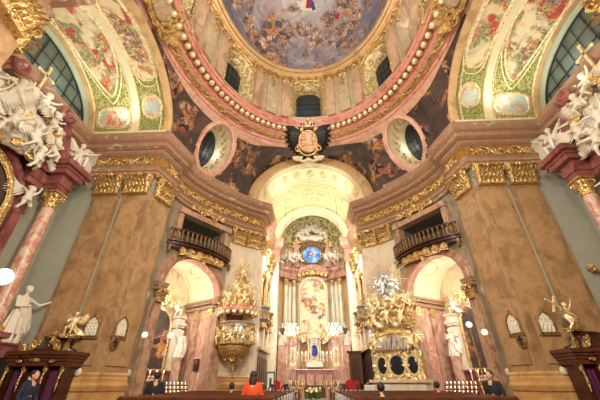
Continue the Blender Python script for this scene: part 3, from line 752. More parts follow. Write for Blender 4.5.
for i in range(72):
    p = Vector(ell(7.85, 9.82, 2*PI*i/72)); q = Vector(ell(7.85, 9.82, 2*PI*(i+1)/72))
    if 48 < i < 60 : continue
    out = Vector((p.x, (p.y-YC0)*.7, 0)).normalized(); e = q-p
    X = Matrix((Vector((e.x, e.y, 0)).normalized(), Vector((0, 0, 1)), out)).transposed().to_4x4(); X.translation = (p.x, p.y, H(16.88))
    scroll_unit(mm, 0, 0, e.length, .5, 1 if i % 2 else -1, .06, 0, X)
mm.build('soffit_scrolls', GOLD, rg)
# drum with eight window niches
WT = [math.radians(k) for k in (90, 42, 138, -4, 184, -48, 228, 270)]
def near_w(t): return min(abs((t-k+PI) % (2*PI)-PI) for k in WT)
DA, DB = 6.85, 8.76; HW = math.radians(9.2)
dz0, dz1, dz2 = H(18.2), H(21.7), H(23.2)
mm = M(); ts = sorted(set(lin(0, 2*PI, 180) + [(k+q) % (2*PI) for k in WT for q in (-HW, HW)]))
for t0, t1 in zip(ts[:-1], ts[1:]):
    tcn = (t0+t1)/2; P = lambda t, z: (*ell(DA, DB, t), z)
    if near_w(tcn) < HW:
        f = lambda t: dz1 + .75*math.sqrt(max(0, 1-(near_w(t)/HW)**2))
        segs = [((H(17.9),)*2, (dz0,)*2), ((f(t0), f(t1)), (dz2,)*2)]
    else: segs = [((H(17.9),)*2, (dz2,)*2)]
    for (a, b), (c, d) in segs: mm.add([P(t0, a), P(t1, b), P(t1, d), P(t0, c)], [(3, 2, 1, 0)])


struct('wall_drum', mm, CREAMD)
for wi, t in enumerate(WT):
    x, y = ell(DA, DB, t); tn = Vector((-DA*math.sin(t), DB*math.cos(t), 0)).normalized(); out = Vector((tn.y, -tn.x, 0))
    X = frame((x, y, 0), tuple(-tn if False else Vector((out.y, -out.x, 0))))      # local x tangent, local y outward
    hw = (Vector(ell(DA, DB, t+HW))-Vector(ell(DA, DB, t-HW))).length/2
    def A(k, sc_, d, dy=0): 
        xs = -hw*sc_*math.cos(PI*k); zz = dz1+dy + .75*sc_*math.sin(PI*k); return (xs, d, zz)
    def outl(sc_, d, zb, dy=0): return [X @ Vector((-hw*sc_, d, zb))] + [X @ Vector(A(k, sc_, d, dy)) for k in lin(0, 1, 14)] + [X @ Vector((hw*sc_, d, zb))]
    o1, o2, o3 = outl(1.0, -.02, dz0-.02), outl(.94, .3, dz0, -.05), outl(.84, 1.25, dz0, -.05); n = len(o1)
    mm = M(); mm.add(o1+o2, [(i, i+1, i+1+n, i+n) for i in range(n-1)] + [(0, n, 2*n-1, n-1)])
    mm.add(o2+o3, [(i, i+1, i+1+n, i+n) for i in range(n-1)] + [(0, n, 2*n-1, n-1)]); rv = struct('trim_drum_reveal', mm, YELS)
    mm = M(); mm.ball((0, .7, dz1+.62), (.34, .3, .1), 12, 8, 0, X); 
    mm.build('stucco_rosette', CREAM, rv)
    mm = M(); mm.tube(outl(1.1, -.1, dz0-.1), .11, 6)
    for q in (-1, 1):
        for zz in (dz0+.3, dz1-.2): leaf(mm, X @ T(q*hw*1.15, -.1, zz), .5, .6, .5)
        mm.tube([X @ Vector((q*(hw*.75)+p[0], -.16, dz1+.95+p[2])) for p in spiral((0, 0), .34, 1.5, 14, PI/2, -q)], [.08*(1-.4*i/14) for i in range(15)], 6)
    mm.tube([X @ Vector((-hw*.8, -.14, dz1+1.0)), X @ Vector((0, -.18, dz1+1.15)), X @ Vector((hw*.8, -.14, dz1+1.0))], .09, 6)
    mm.build('gilt_frame', GOLD, rv)
    mm = M()
    for q in range(5): leaf(mm, X @ T((q-2)*.17, -.22, dz1+1.05) @ RY((q-2)*.35), .26, .55, .4)
    mm.build('shell_crest', WHITE, rv)
    wn = struct('window_%d' % (3+wi), M().add(outl(.86, 1.2, dz0, -.05), [tuple(range(n))]), GLASSD, False)
    mm = M()
    for q in (-.6, -.2, .2, .6): mm.tube([X @ Vector((q*hw*.82, 1.16, dz0)), X @ Vector((q*hw*.82, 1.16, dz1+.4))], .035, 4)
    for q in range(5): mm.tube([X @ Vector((-hw*.8, 1.16, dz0+.3+q*.62)), X @ Vector((hw*.8, 1.16, dz0+.3+q*.62))], .03, 4)
    mm.build('glazing_bars', LEAD, wn)
# drum pilasters, rim and painted dome
k_ = 0
wl = sorted([a % (2*PI) for a in WT])
for i, a in enumerate(wl):
    b = wl[(i+1) % len(wl)]; b = b if b > a else b+2*PI
    for f in (.3, .5, .7):
        t = a+(b-a)*f; x, y = ell(DA, DB, t); tn = Vector((-DA*math.sin(t), DB*math.cos(t), 0)).normalized(); out = Vector((tn.y, -tn.x, 0))
        X = frame((x, y, 0), (out.y, -out.x, 0)); hw = .32 if f != .5 else .42
        deg = math.degrees(t) % 360
        if 235 < deg < 305: continue
        nm = 'drum_pilaster'
        pos = {.3: 'first', .5: 'middle', .7: 'last'}[f]
        tt = thing(nm, 'marble drum strip below the dome, %s of its bay, %s' % (pos, ['far right bay', 'bay right of centre window', 'bay left of centre window', 'far left bay', 'near left bay', 'rear left bay', 'rear bay', 'near right bay'][int(((deg+4) % 360)//46) % 8]), 'pilaster', (x, y, H(18.0)))
        W = lambda mm, n_, mt: mm.build(n_, mt, tt, world=True)
        W(M().box((0, -.08, (H(18.0)+H(22.5))/2), (2*hw, .2, 4.5), 0, X), 'shaft', DPINK if f != .5 else CREAMD)
        c = M()
        for q in (-1, 1): leaf(c, X @ T(q*hw*.45, -.16, H(21.8)), hw*.9, .5, .6); c.tube([X @ Vector((q*hw*.8+p[0], -.26, H(22.3)+p[2])) for p in spiral((0, 0), .14, 1.4, 10, PI/2, q)], .035, 5)
        leaf(c, X @ T(0, -.18, H(21.9)), hw, .55, .6); c.box((0, -.12, H(22.5)), (2*hw+.2, .36, .12), 0, X); W(c, 'capital', GOLDD)
        if f == .5:
            c = M(); c.tube([X @ Vector(p) for p in ((0, -.24, H(21.8)), (.03, -.3, H(21.4)), (0, -.24, H(20.9)))], [.05, .11, .03], 6); c.ball((0, -.26, H(21.15)), .12, 8, 6, 0, X); W(c, 'garland', GOLDD)
ring('trim_dome_rim', [(6.9, 8.78, 22.5), (6.74, 8.66, 22.55), (6.7, 8.62, 22.72), (6.56, 8.5, 22.76), (6.54, 8.48, 23.0), (6.36, 8.36, 23.06), (6.32, 8.32, 23.22), (6.2, 8.22, 23.26), (6.15, 8.18, 23.4), (6.2, 8.22, 23.55)], [GOLDD, YEL2, PINKP],
     [1, 0, 1, 1, 1, 0, 1, 1, 0])
mm = M()
for i in range(64):
    if 40 < i < 56: continue
    x, y = ell(6.6, 8.52, 2*PI*i/64); t = 2*PI*i/64
    if abs(((i*6) % 64)-32) > 22 or near_w(t) < .2: leaf(mm, T(x, y, H(22.95)) @ RZ(math.atan2(y-YC0, x)+PI*.5) @ RX(PI), .34, .42, .5)
mm.build('rim_leaves', GOLDD, next(o for o in COL.objects if o.name == 'trim_dome_rim'))
mm = M()
mm.grid(lambda t, a: (ell(6.18*math.cos(a), 8.2*math.cos(a), t)[0], ell(6.18*math.cos(a), 8.2*math.cos(a), t)[1], H(23.5)+5.2*math.sin(a)), lin(0, 2*PI, 96), lin(0, PI/2*.995, 20))
dm_ = struct('ceiling_dome', mm, DOMEP)
def dpatch(tc_, ac, rt, ra, rot, mt, q=.992, w=0):      # painted drapery of the central figures
    mm = M(); P = []
    for i in range(24):
        b = 2*PI*i/24; r = 1+w*math.sin(5*b+tc_*9); u, v = rt*r*math.cos(b), ra*r*math.sin(b)
        t, a = tc_+(u*math.cos(rot)-v*math.sin(rot))/max(.3, math.cos(ac)), ac+u*math.sin(rot)+v*math.cos(rot)
        x, y = ell(6.18*math.cos(a)*q, 8.2*math.cos(a)*q, t); P.append((x, y, H(23.5)+5.2*math.sin(a)*q))
    mm.add(P, [tuple(range(24))]); mm.build('painted_drapery', mt, dm_, False)
dpatch(PI/2-.02, .9, .12, .05, .3, WHITE, .992, .2); dpatch(PI/2-.07, .93, .035, .06, .5, REDC, .988, .12); dpatch(PI/2-.13, .9, .03, .06, -.3, NAVYB, .987, .12); dpatch(PI/2-.08, 1.02, .016, .02, 0, SKIN, .986)
dpatch(PI/2+.5, .62, .03, .05, .4, NAVYB, .99, .2); dpatch(PI/2+.56, .6, .025, .04, -.5, OCHR, .988, .2); dpatch(PI/2-.55, .66, .03, .04, .9, REDC, .99, .25); dpatch(PI/2-.7, .6, .03, .05, .2, OCHR, .99, .25)
# ---------------------------------------------------------------- choir
def choir():
    # front arch: face, archivolt, intrados
    R0 = 3.78; KX = 1.14; zs = ZT+.1; ks = lin(0, 1, 44)
    prof = [(0, 20.9), (.04, 20.6), (.16, 20.52), (.34, 20.52), (.38, 20.62), (.56, 20.62), (.6, 20.55), (.74, 20.6), (.8, 20.9)]
    mm = M(); mm.grid(lambda k, i: (-(R0+prof[i][0])*math.cos(PI*k)*KX, prof[i][1], zs+(R0+prof[i][0])*math.sin(PI*k)), ks, list(range(len(prof))), flip=True)
    struct('trim_choir_arch', mm, YEL2)
    for x in (-1, 1):
        mm = M(); mm.box((x*(R0*KX+.25), 20.95, zs-.05), (1.0, .7, .3)); struct('trim_choir_impost', mm, CORN, False)
    mm = M(); mm.grid(lambda k, y: (-R0*math.cos(PI*k)*KX, y, zs+R0*math.sin(PI*k)), ks, [20.7, 23.5]); it = struct('ceiling_choir_arch', mm, CREAM)
    mm = M()
    for y in (20.95, 21.2, 23.0, 23.3): mm.tube([(-(R0-.02)*math.cos(PI*k)*KX, y, zs+(R0-.02)*math.sin(PI*k)) for k in ks], .045, 5)
    mm.build('plaster_ribs', CREAM, it)
    ro = M().tube([(p[0], p[2], 0) for p in spiral((0, 0), .3, 1, 20, 0, 1, 0, 0)], .04, 5)
    for q in range(6): a = q*PI/3; ro.ball((.17*math.cos(a), .17*math.sin(a), 0), (.09, .09, .04), 6, 4)
    ro.ball((0, 0, .02), .07, 6, 4); rm = ro.mesh('rosette', GOLDL)
    for i in range(11):
        k = .06+.88*i/10; p = (-(R0-.04)*math.cos(PI*k)*KX, 22.1, zs+(R0-.04)*math.sin(PI*k))
        o = meshobj('rosette', rm, it); o.matrix_basis = Matrix.Translation(p) @ Matrix.Rotation(PI*k-PI/2, 4, 'Y') @ SC(1, 1.5, -1)
    # vault bay between the arches, with a coffered shell
    def vf(k, y):
        f = (y-23.5)/4.0; r = 3.92*(1-f)+3.5*f; kx = KX*(1-f)+1.06*f; b = .5*math.sin(PI*f)*math.sin(PI*k)
        return (-r*kx*math.cos(PI*k), y, zs+(r*(1-.0*f)+b)*math.sin(PI*k)**.9)
    mm = M(); mm.grid(vf, ks, lin(23.5, 27.6, 10)); v = struct('ceiling_choir_vault', mm, VAULT)
    mm = M()
    for j in range(6):
        y = 23.8+j*.62; h = .36-.035*j
        mm.tube([Vector(vf(k, y))-Vector((0, 0, .03)) for k in lin(.5-h, .5+h, 24)], .07, 5)
    for i in range(9):
        k = .5+(i-4)*.075
        mm.tube([Vector(vf(.5+(k-.5)*(1-.1*j), 23.8+j*.62))-Vector((0, 0, .03)) for j in range(6)], .06, 5)
    for q in (-1, 1):
        C = Vector(vf(.5+q*.3, 25.4)); mm.tube([C+Vector((.42*math.cos(a), .6*math.sin(a), -.05+q*.36*math.cos(a)*-1)) for a in lin(0, 2*PI, 16)], .06, 5)
        mm.tube([C+Vector((.22*math.cos(a), .35*math.sin(a), -.08+q*.2*math.cos(a)*-1)) for a in lin(0, 2*PI, 12)], .06, 5)
        mm.tube([vf(.5+q*(.2+.2*abs(math.sin(a))), 25.5+1.6*math.cos(a)) for a in lin(0, PI, 14)], .05, 5)
    mm.build('stucco_coffers', CREAM, v)
    # second arch
    R1 = 3.2; z1 = H(12.0); prof = [(0, 27.4), (.03, 27.28), (.12, 27.24), (.3, 27.3), (.42, 27.24), (.55, 27.3), (.6, 27.45)]
    mm = M(); mm.grid(lambda k, i: (-(R1+prof[i][0])*math.cos(PI*k), prof[i][1], z1+(R1+prof[i][0])*math.sin(PI*k)), ks, list(range(len(prof))), flip=True)
    mm.grid(lambda k, y: (-R1*math.cos(PI*k), y, z1+R1*math.sin(PI*k)), ks, [27.4, 28.4]); ar = struct('trim_apse_arch', mm, CREAM)
    mm = M()
    for i in range(15):
        k = .05+.9*i/14; p = (-(R1+.22)*math.cos(PI*k), 27.24, z1+(R1+.22)*math.sin(PI*k)); mm.ball(p, (.12, .05, .12), 8, 5); mm.ball((p[0]+.25*math.sin(PI*k), p[1], p[2]+.25*math.cos(PI*k)), (.09, .04, .05), 6, 4)
    mm.build('gilt_rosettes', GOLDL, ar)
    mm = M()                        # wall above second arch up to the vault
    for k0, k1 in zip(ks[:-1], ks[1:]):
        a, b = vf(k0, 27.5), vf(k1, 27.5); c = (-(R1+.5)*math.cos(PI*k1), 27.5, z1+(R1+.5)*math.sin(PI*k1)); d = (-(R1+.5)*math.cos(PI*k0), 27.5, z1+(R1+.5)*math.sin(PI*k0))
        mm.add([a, b, c, d], [(0, 1, 2, 3)])
    struct('wall_apse_arch', mm, VAULT)
    for s in (-1, 1):
        mm = M(); mm.box((-3.62, 27.9, z1/2), (.9, 1.0, z1)); struct('wall_apse_pier', ms(mm, s), CREAMW, False)
        mm = M(); sweep(mm, [(-3.9, 24.2), (-3.9, 27.38), (-3.16, 27.38), (-3.16, 28.4)], [(0, ZE), (.12, ZE+.02), (.12, ZE+.5), (.08, ZE+.6), (.08, ZE+1.2), (.2, ZE+1.3), (.42, ZE+1.6), (.5, z1-.1), (.5, z1), (0, z1+.05)]); struct('trim_choir_cornice', ms(mm, s), CORN)
    # apse
    A0 = 29.0; ra, rb = 4.7, 5.4
    mm = M(); mm.grid(lambda t, z: (ra*math.cos(t), A0+rb*math.sin(t), z), lin(-.22, PI+.22, 40), [0, 6, H(13.5)]); struct('wall_apse', mm, YEL2)
    mm = M(); mm.grid(lambda t, a: (ra*math.cos(t)*math.cos(a), A0+rb*math.sin(t)*math.cos(a), H(13.4)+5.6*math.sin(a)), lin(-.22, PI+.22, 40), lin(0, PI/2*.99, 14)); struct('ceiling_apse', mm, OLV)
choir()
# rear closing wall with the organ loft side open to the west end
# ---------------------------------------------------------------- side chapels
aV, bV = Vector(CURVE[0]), Vector(CURVE[-1]); LV = (bV-aV).length; eV = (bV-aV)/LV; nV = Vector((-eV.y, eV.x)); mV = (aV+bV)/2 + nV*.18
CHD = 3.4
def chap(s):
    X = Matrix(((eV.x, nV.x, 0, mV.x), (eV.y, nV.y, 0, mV.y), (0, 0, 1, 0), (0, 0, 0, 1)))
    W2 = 2.35; zs = H(4.58); y0 = .15
    mm = M(); mm.add([(-W2, y0, 0), (-W2, CHD, 0), (-W2, CHD, zs), (-W2, y0, zs), (W2, y0, 0), (W2, CHD, 0), (W2, CHD, zs), (W2, y0, zs)], [(0, 1, 2, 3), (7, 6, 5, 4)], 0, X)
    struct('wall_chapel_side', ms(mm, s), PINK2)
    mm = M(); mm.add([(-W2, CHD, 0), (W2, CHD, 0), (W2, CHD, zs), (-W2, CHD, zs)], [(0, 1, 2, 3)], 0, X); mm.add([(-W2*math.cos(PI*k), CHD, zs+W2*math.sin(PI*k)) for k in lin(0, 1, 20)], [tuple(range(21))], 0, X)
    struct('wall_chapel_back', ms(mm, s), YELB)
    mm = M(); mm.grid(lambda k, y: X @ Vector((-W2*math.cos(PI*k), y, zs+W2*math.sin(PI*k))), lin(0, 1, 24), lin(y0-.15, CHD, 4))
    v = struct('ceiling_chapel', ms(mm, s), CHV)
    mm = M()
    for k in (.3, .5, .7):
        C = X @ Vector((-(W2-.03)*math.cos(PI*k), 1.6, zs+(W2-.03)*math.sin(PI*k)))
        mm.tube([X @ Vector((-(W2-.03)*math.cos(PI*(k+.07*math.sin(a))), 1.6+.7*math.cos(a), zs+(W2-.03)*math.sin(PI*(k+.07*math.sin(a))))) for a in lin(0, 2*PI, 18)], .04, 5)
    ms(mm, s).build('gilt_panel_lines', GOLDL, v)
    # inner pilasters and cornice on the choir-side wall and the nave-side wall
    mm = M()
    for sd in (-1, 1):
        mm.box((sd*(W2-.1), (y0+CHD)/2, zs-.1), (.36, CHD-y0, .16), 0, X); mm.box((sd*(W2-.07), (y0+CHD)/2, zs-.35), (.24, CHD-y0, .2), 0, X); mm.box((sd*(W2-.14), (y0+CHD)/2, zs+.03), (.46, CHD-y0, .12), 0, X)
    struct('trim_chapel_cornice', ms(mm, s), CORN, False)
    for sd in (-1, 1):
        for j, y in enumerate((.75, 2.1)):
            p = X @ Vector((sd*W2, y, 0)); 
            t = thing('chapel_pilaster', 'pink pilaster on the %s wall of the %s chapel, %s the arch' % (('nave-side', 'choir-side')[sd > 0], SD[s], ('nearer', 'farther from')[j]), 'pilaster', (-s*p.x, p.y, 0))
            mm = M(); mm.box((sd*(W2-.06), y, zs/2-.4), (.14, .5, zs-.8), 0, X); ms(mm, s).build('shaft', PINK, t, False, world=True)
            mm = M(); mm.box((sd*(W2-.08), y, .5), (.22, .6, 1.0), 0, X); ms(mm, s).build('pedestal', TAN2, t, False, world=True)
            mm = M(); mm.box((sd*(W2-.1), y, zs-.75), (.18, .48, .55), 0, X)
            for q in (-.15, 0, .15):
                for zz in (0, .25): leaf(mm, X @ T(sd*(W2-.16), y+q, zs-1.02+zz) @ RZ(sd*PI/2 if sd > 0 else -PI/2), .2, .34, .6)
            ms(mm, s).build('capital', GOLD, t, world=True)
            for o in t.children: pass
    mm = M(); mm.box((0, (CHD+.3)/2, .06), (4.6, CHD-.3, .12), 0, X); struct('floor_chapel', ms(mm, s), FLOORM, False)
both(chap)
# oratory rooms behind the balconies
def orat(s):
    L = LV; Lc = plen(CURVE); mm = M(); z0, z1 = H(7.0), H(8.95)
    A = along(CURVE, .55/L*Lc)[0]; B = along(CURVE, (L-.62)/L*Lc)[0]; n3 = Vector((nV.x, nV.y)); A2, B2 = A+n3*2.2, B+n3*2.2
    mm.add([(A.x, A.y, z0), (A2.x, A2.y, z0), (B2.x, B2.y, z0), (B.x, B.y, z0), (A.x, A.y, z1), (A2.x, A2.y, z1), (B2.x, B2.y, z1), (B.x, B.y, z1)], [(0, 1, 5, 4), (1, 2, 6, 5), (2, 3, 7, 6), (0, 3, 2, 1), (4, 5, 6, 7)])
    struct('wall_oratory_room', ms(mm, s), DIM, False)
    # marble surround
    mm = M(); C = (A+B)/2; d = (B-A).normalized(); w_ = (B-A).length; X = frame((C.x, C.y, 0), (d.x, d.y, 0)); o = -.12
    for x in (-w_/2-.12, w_/2+.12): mm.box((x, o, (z0+z1)/2), (.32, .5, z1-z0+.4), 0, X)
    mm.box((0, o-.1, z1+.16), (w_+.7, .6, .34), 0, X); struct('trim_oratory_surround', ms(mm, s), PINK, False)
    p = (-s*(C.x), C.y)
    rz = math.atan2(d.y, d.x) if s < 0 else math.atan2(-d.y, d.x)
    q = M()
    for sg in (-1, 1):
        q.tube([(sg*.5+k[0], -.55, .1+k[2]) for k in spiral((0, 0), .26, 1.5, 14, PI/2, sg)], .06, 6); q.tube([(0, -.55, .3), (sg*.5, -.6, .36), (sg*1.1, -.55, .05)], [.09, .07, .04], 6)
        for a in (.3, .7, 1.1): leaf(q, T(sg*a, -.5, .1) @ RY(sg*.5), .3, .42, .5)
    leaf(q, T(0, -.55, .1), .45, .6, .5); o_ = tag(q.build('window_crest', GOLD), 'gilded crest over the %s oratory opening' % SD[s], 'ornament'); o_.location = (*p, z1+.42); o_.rotation_euler = (0, 0, rz)
    # bowed balcony
    t = thing('oratory_balcony', 'dark gilded bowed balcony over the %s chapel arch' % SD[s], 'balcony', (*p, H(6.85)), rz)
    hw = w_/2+.62
    f = lambda x: -.34-.6*math.cos(x/hw*PI/2)**.8 if abs(x) < hw else -.32
    xs = lin(-hw, hw, 28); pth = [(x, f(x)) for x in xs]
    mm = M(); mm.slabz([(hw, .05)]+[(x, y) for x, y in pth[::-1]]+[(-hw, .05)], 0, .12); mm.slabz([(hw*.95, .05)]+[(x*.95, y*.85) for x, y in pth[::-1]]+[(-hw*.95, .05)], -.14, 0); mm.build('floor_slab', WOOD, t, False)
    for z, nm, hh in ((.86, 'handrail', .1), (.16, 'bottom_rail', .07)):
        mm = M(); sweep(mm, pth, [(.08, z), (.08, z+hh), (-.08, z+hh), (-.08, z), (.08, z)], caps=True); mm.build(nm, WOOD, t)
    for i in range(17):
        x = -hw*.96+2*hw*.96*i/16; m2 = M(); m2.lathe(balus(.64, .1), 10, (0, 0, 0)); o = m2.build('baluster', BRONZ, t); o.location = (x, f(x), .22)
    for i in (-1, 1):
        m2 = M(); leaf(m2, T(i*(hw-.1), -.3, .15), .35, .8, .4); m2.tube([(i*(hw-.1), -.45+.0*k, -.1-.4*k) for k in lin(0, 1, 5)], [.14, .12, .09, .1, .05], 7); m2.build('bracket', BRONZ, t)
    mm = M()
    for sg in (-1, 1):
        for k, x in enumerate((.35, .9, 1.4)): mm.tube([(sg*x+q[0], f(x)*.8, -.32+q[2]) for q in spiral((0, 0), .28-.04*k, 1.4, 12, PI/2, sg)], .06, 6); leaf(mm, T(sg*x, f(x)*.85, -.12) @ RX(PI) @ RY(sg*.4), .35, .5, .4)
    leaf(mm, T(0, -.75, -.1) @ RX(PI), .5, .75, .4); mm.tube([(-1.5, -.4, -.25), (-.7, -.7, -.45), (0, -.8, -.3), (.7, -.7, -.45), (1.5, -.4, -.25)], [.05, .1, .12, .1, .05], 6); mm.build('gilt_ornament', GOLD, t)
both(orat)
# ---------------------------------------------------------------- figures (one continuous remeshed body per sculpture)
def cap_(mm, a, b, ra, rb, n=9):
    a, b = Vector(a), Vector(b); mm.ball(a, ra, n, 6); mm.ball(b, rb, n, 6)
    if (b-a).length > 1e-4: mm.tube([a, a.lerp(b, .5), b], [ra, (ra+rb)/2, rb], n)
FM = {}
def remesh(mm, name, mat, vox=.028, smooth=2):
    o = mm.build('tmp_'+name, mat); md = o.modifiers.new('r', 'REMESH'); md.mode = 'VOXEL'; md.voxel_size = vox
    if smooth: k = o.modifiers.new('s', 'SMOOTH'); k.factor = .5; k.iterations = smooth
    dg = bpy.context.evaluated_depsgraph_get(); me = bpy.data.meshes.new_from_object(o.evaluated_get(dg)); me.name = name
    me.materials.clear(); me.materials.append(mat); me.polygons.foreach_set('use_smooth', [True]*len(me.polygons))
    bpy.data.objects.remove(o); return me
def head(mm, c, r=.115, hair=True, face=-1, beard=False):
    x, y, z = c; mm.ball(c, (r*.84, r*.98, r*1.2), 12, 9)
    mm.ball((x, y+face*r*.55, z-r*.45), (r*.55, r*.5, r*.6), 8, 6); mm.ball((x, y+face*r*1.02, z-r*.1), (r*.17, r*.25, r*.3), 6, 5)
    for s in (-1, 1): mm.ball((x+s*r*.86, y, z-r*.05), (r*.14, r*.22, r*.32), 6, 4); mm.ball((x+s*r*.36, y+face*r*.82, z+r*.2), (r*.2, r*.14, r*.1), 6, 4)
    if hair:
        for k in range(9):
            a = k*2*PI/9; mm.ball((x+math.cos(a)*r*.72, y-face*r*.2+math.sin(a)*r*.75, z+r*.55), r*.38, 6, 5)
        mm.ball((x, y-face*r*.35, z+r*.35), r*.9, 8, 6)
    if beard: mm.ball((x, y+face*r*.75, z-r*1.15), (r*.5, r*.4, r*.7), 7, 5)
def arm(mm, sh, el, ha, r=.062):
    cap_(mm, sh, el, r*1.15, r*.85); cap_(mm, el, ha, r*.9, r*.55); d = (Vector(ha)-Vector(el)).normalized()
    mm.ball(Vector(ha)+d*.04, (.045, .035, .05), 7, 5)
    for k in range(4): cap_(mm, Vector(ha)+d*.05+Vector(((k-1.5)*.02, 0, 0)), Vector(ha)+d*.13+Vector(((k-1.5)*.028, -.015, 0)), .013, .01, 5)
def saint(var=0, key='saint', mat=None, robe=True):
    k = (key, var, mat.name)
    if k in FM: return FM[k]
    mm = M(); sw = (-.05, .06, 0, .04)[var % 4]
    mm.lathe([(.0, 0), (.36, .0), (.37, .08), (.31, .4), (.25, .75), (.2, 1.02), (.21, 1.2), (.23, 1.38), (.12, 1.5), (0, 1.52)], 34, (sw, 0, 0), 0, None, 1, .78, .14, 9, ph=var)
    mm.ball((sw, -.02, 1.3), (.23, .15, .22), 12, 8); cap_(mm, (sw, 0, 1.45), (sw*1.2, -.02, 1.6), .06, .055)
    head(mm, (sw*1.3, -.04, 1.72), .12, True, -1, var in (1, 3))
    if var == 0: arm(mm, (.24+sw, 0, 1.42), (.5, -.12, 1.28), (.68, -.3, 1.42)); arm(mm, (-.24+sw, 0, 1.42), (-.36, -.12, 1.12), (-.1, -.28, 1.16))
    elif var == 1: arm(mm, (.24+sw, 0, 1.42), (.42, -.1, 1.12), (.3, -.34, 1.0)); arm(mm, (-.24+sw, 0, 1.42), (-.48, -.1, 1.5), (-.46, -.22, 1.84))
    elif var == 2: arm(mm, (.24+sw, 0, 1.42), (.38, -.1, 1.15), (.08, -.3, 1.26)); arm(mm, (-.24+sw, 0, 1.42), (-.38, -.1, 1.15), (-.06, -.3, 1.24))
    else: arm(mm, (.24+sw, 0, 1.42), (.5, 0, 1.6), (.56, -.1, 1.95)); arm(mm, (-.24+sw, 0, 1.42), (-.46, -.02, 1.2), (-.6, -.2, 1.06))
    # mantle folds sweeping across
    for i in range(6):
        a = i*.17; mm.tube([(-.24+sw, -.06-.02*i, 1.4-.05*i), (-.05+.03*i, -.22, 1.12-.09*i), (.22, -.24, .86-.1*i), (.34+.02*i, -.1, .66-.1*i)], [.03, .045, .05, .03], 6)
    mm.tube([(.3, .1, 1.3), (.42, .06, .9), (.44, -.05, .5), (.4, 0, .12)], [.08, .13, .14, .1], 7)
    FM[k] = remesh(mm, 'sculpted_figure', mat, .026, 1); return FM[k]
def nude(var, mat):          # semi-draped flying / sitting angel body
    k = ('ang', var, mat.name)
    if k in FM: return FM[k]
    mm = M(); mm.ball((0, 0, .55), (.17, .13, .17), 10, 8); mm.ball((0, -.02, .78), (.2, .14, .2), 10, 8); cap_(mm, (0, 0, .5), (0, 0, .8), .15, .17)
    cap_(mm, (0, 0, .95), (0, -.03, 1.05), .055, .05); head(mm, (.02, -.05, 1.17), .11)
    if var == 0:
        cap_(mm, (.09, 0, .48), (.16, -.42, .5), .11, .08); cap_(mm, (.16, -.42, .5), (.14, -.44, .06), .075, .045); mm.ball((.14, -.5, .03), (.04, .1, .035), 7, 5)
        cap_(mm, (-.09, 0, .48), (-.2, -.34, .36), .11, .08); cap_(mm, (-.2, -.34, .36), (-.24, -.2, -.04), .075, .045); mm.ball((-.24, -.26, -.08), (.04, .1, .035), 7, 5)
        arm(mm, (.2, 0, .9), (.4, -.1, .98), (.62, -.22, 1.12), .055); arm(mm, (-.2, 0, .9), (-.36, -.06, .7), (-.2, -.3, .66), .055)
    else:
        cap_(mm, (.09, 0, .48), (.2, .1, .14), .11, .075); cap_(mm, (.2, .1, .14), (.36, .34, -.1), .075, .04); mm.ball((.4, .38, -.14), (.04, .07, .035), 7, 5)
        cap_(mm, (-.09, 0, .48), (-.16, -.2, .18), .11, .075); cap_(mm, (-.16, -.2, .18), (-.3, .05, -.14), .075, .04); mm.ball((-.33, .08, -.17), (.04, .07, .035), 7, 5)
        arm(mm, (.2, 0, .9), (.34, -.08, 1.1), (.42, -.16, 1.36), .055); arm(mm, (-.2, 0, .9), (-.42, -.1, .92), (-.62, -.24, .82), .055)
    for i in range(5): mm.tube([(-.24+.02*i, .06, .62-.05*i), (0, -.2, .5-.05*i), (.2, -.2+.02*i, .44-.05*i), (.38, .06, .3-.07*i), (.56+.04*i, .2, .2-.05*i)], [.035, .05, .055, .05, .03], 6)
    FM[k] = remesh(mm, 'sculpted_angel_body', mat, .026, 1); return FM[k]
def putto(var, mat):
    k = ('put', var, mat.name)
    if k in FM: return FM[k]
    mm = M(); mm.ball((0, 0, .25), (.13, .12, .15), 10, 8); mm.ball((0, 0, .38), (.13, .11, .12), 10, 8); mm.ball((0, -.02, .6), (.11, .115, .125), 12, 8); mm.ball((0, -.13, .58), .025, 6, 5)
    for q in range(7): a = q*2*PI/7; mm.ball((.08*math.cos(a), .03+.07*math.sin(a), .68), .045, 6, 5)
    L = [((.08, -.02, .2), (.18, -.2, .2), (.2, -.16, 0)), ((-.08, -.02, .2), (-.14, -.16, .06), (-.1, .04, -.08))] if var == 0 else [((.08, 0, .2), (.2, -.02, .06), (.32, .14, 0)), ((-.08, 0, .2), (-.12, -.06, .0), (-.16, .06, -.18))]
    for a, b, c in L: cap_(mm, a, b, .085, .062); cap_(mm, b, c, .06, .04); mm.ball((c[0], c[1]-.05, c[2]), (.035, .06, .03), 6, 5)
    A = [((.12, 0, .44), (.26, -.08, .5), (.36, -.16, .62)), ((-.12, 0, .44), (-.24, -.08, .36), (-.16, -.22, .34))] if var == 0 else [((.12, 0, .44), (.22, -.06, .6), (.2, -.12, .76)), ((-.12, 0, .44), (-.28, -.04, .46), (-.42, -.12, .42))]
    for a, b, c in A: cap_(mm, a, b, .052, .042); cap_(mm, b, c, .042, .03); mm.ball(c, .04, 6, 5)
    mm.tube([(-.16, -.1, .16), (0, -.15, .18), (.18, .02, .1), (.34, .14, .12)], [.03, .045, .05, .03], 6)
    FM[k] = remesh(mm, 'sculpted_putto_body', mat, .022, 1); return FM[k]
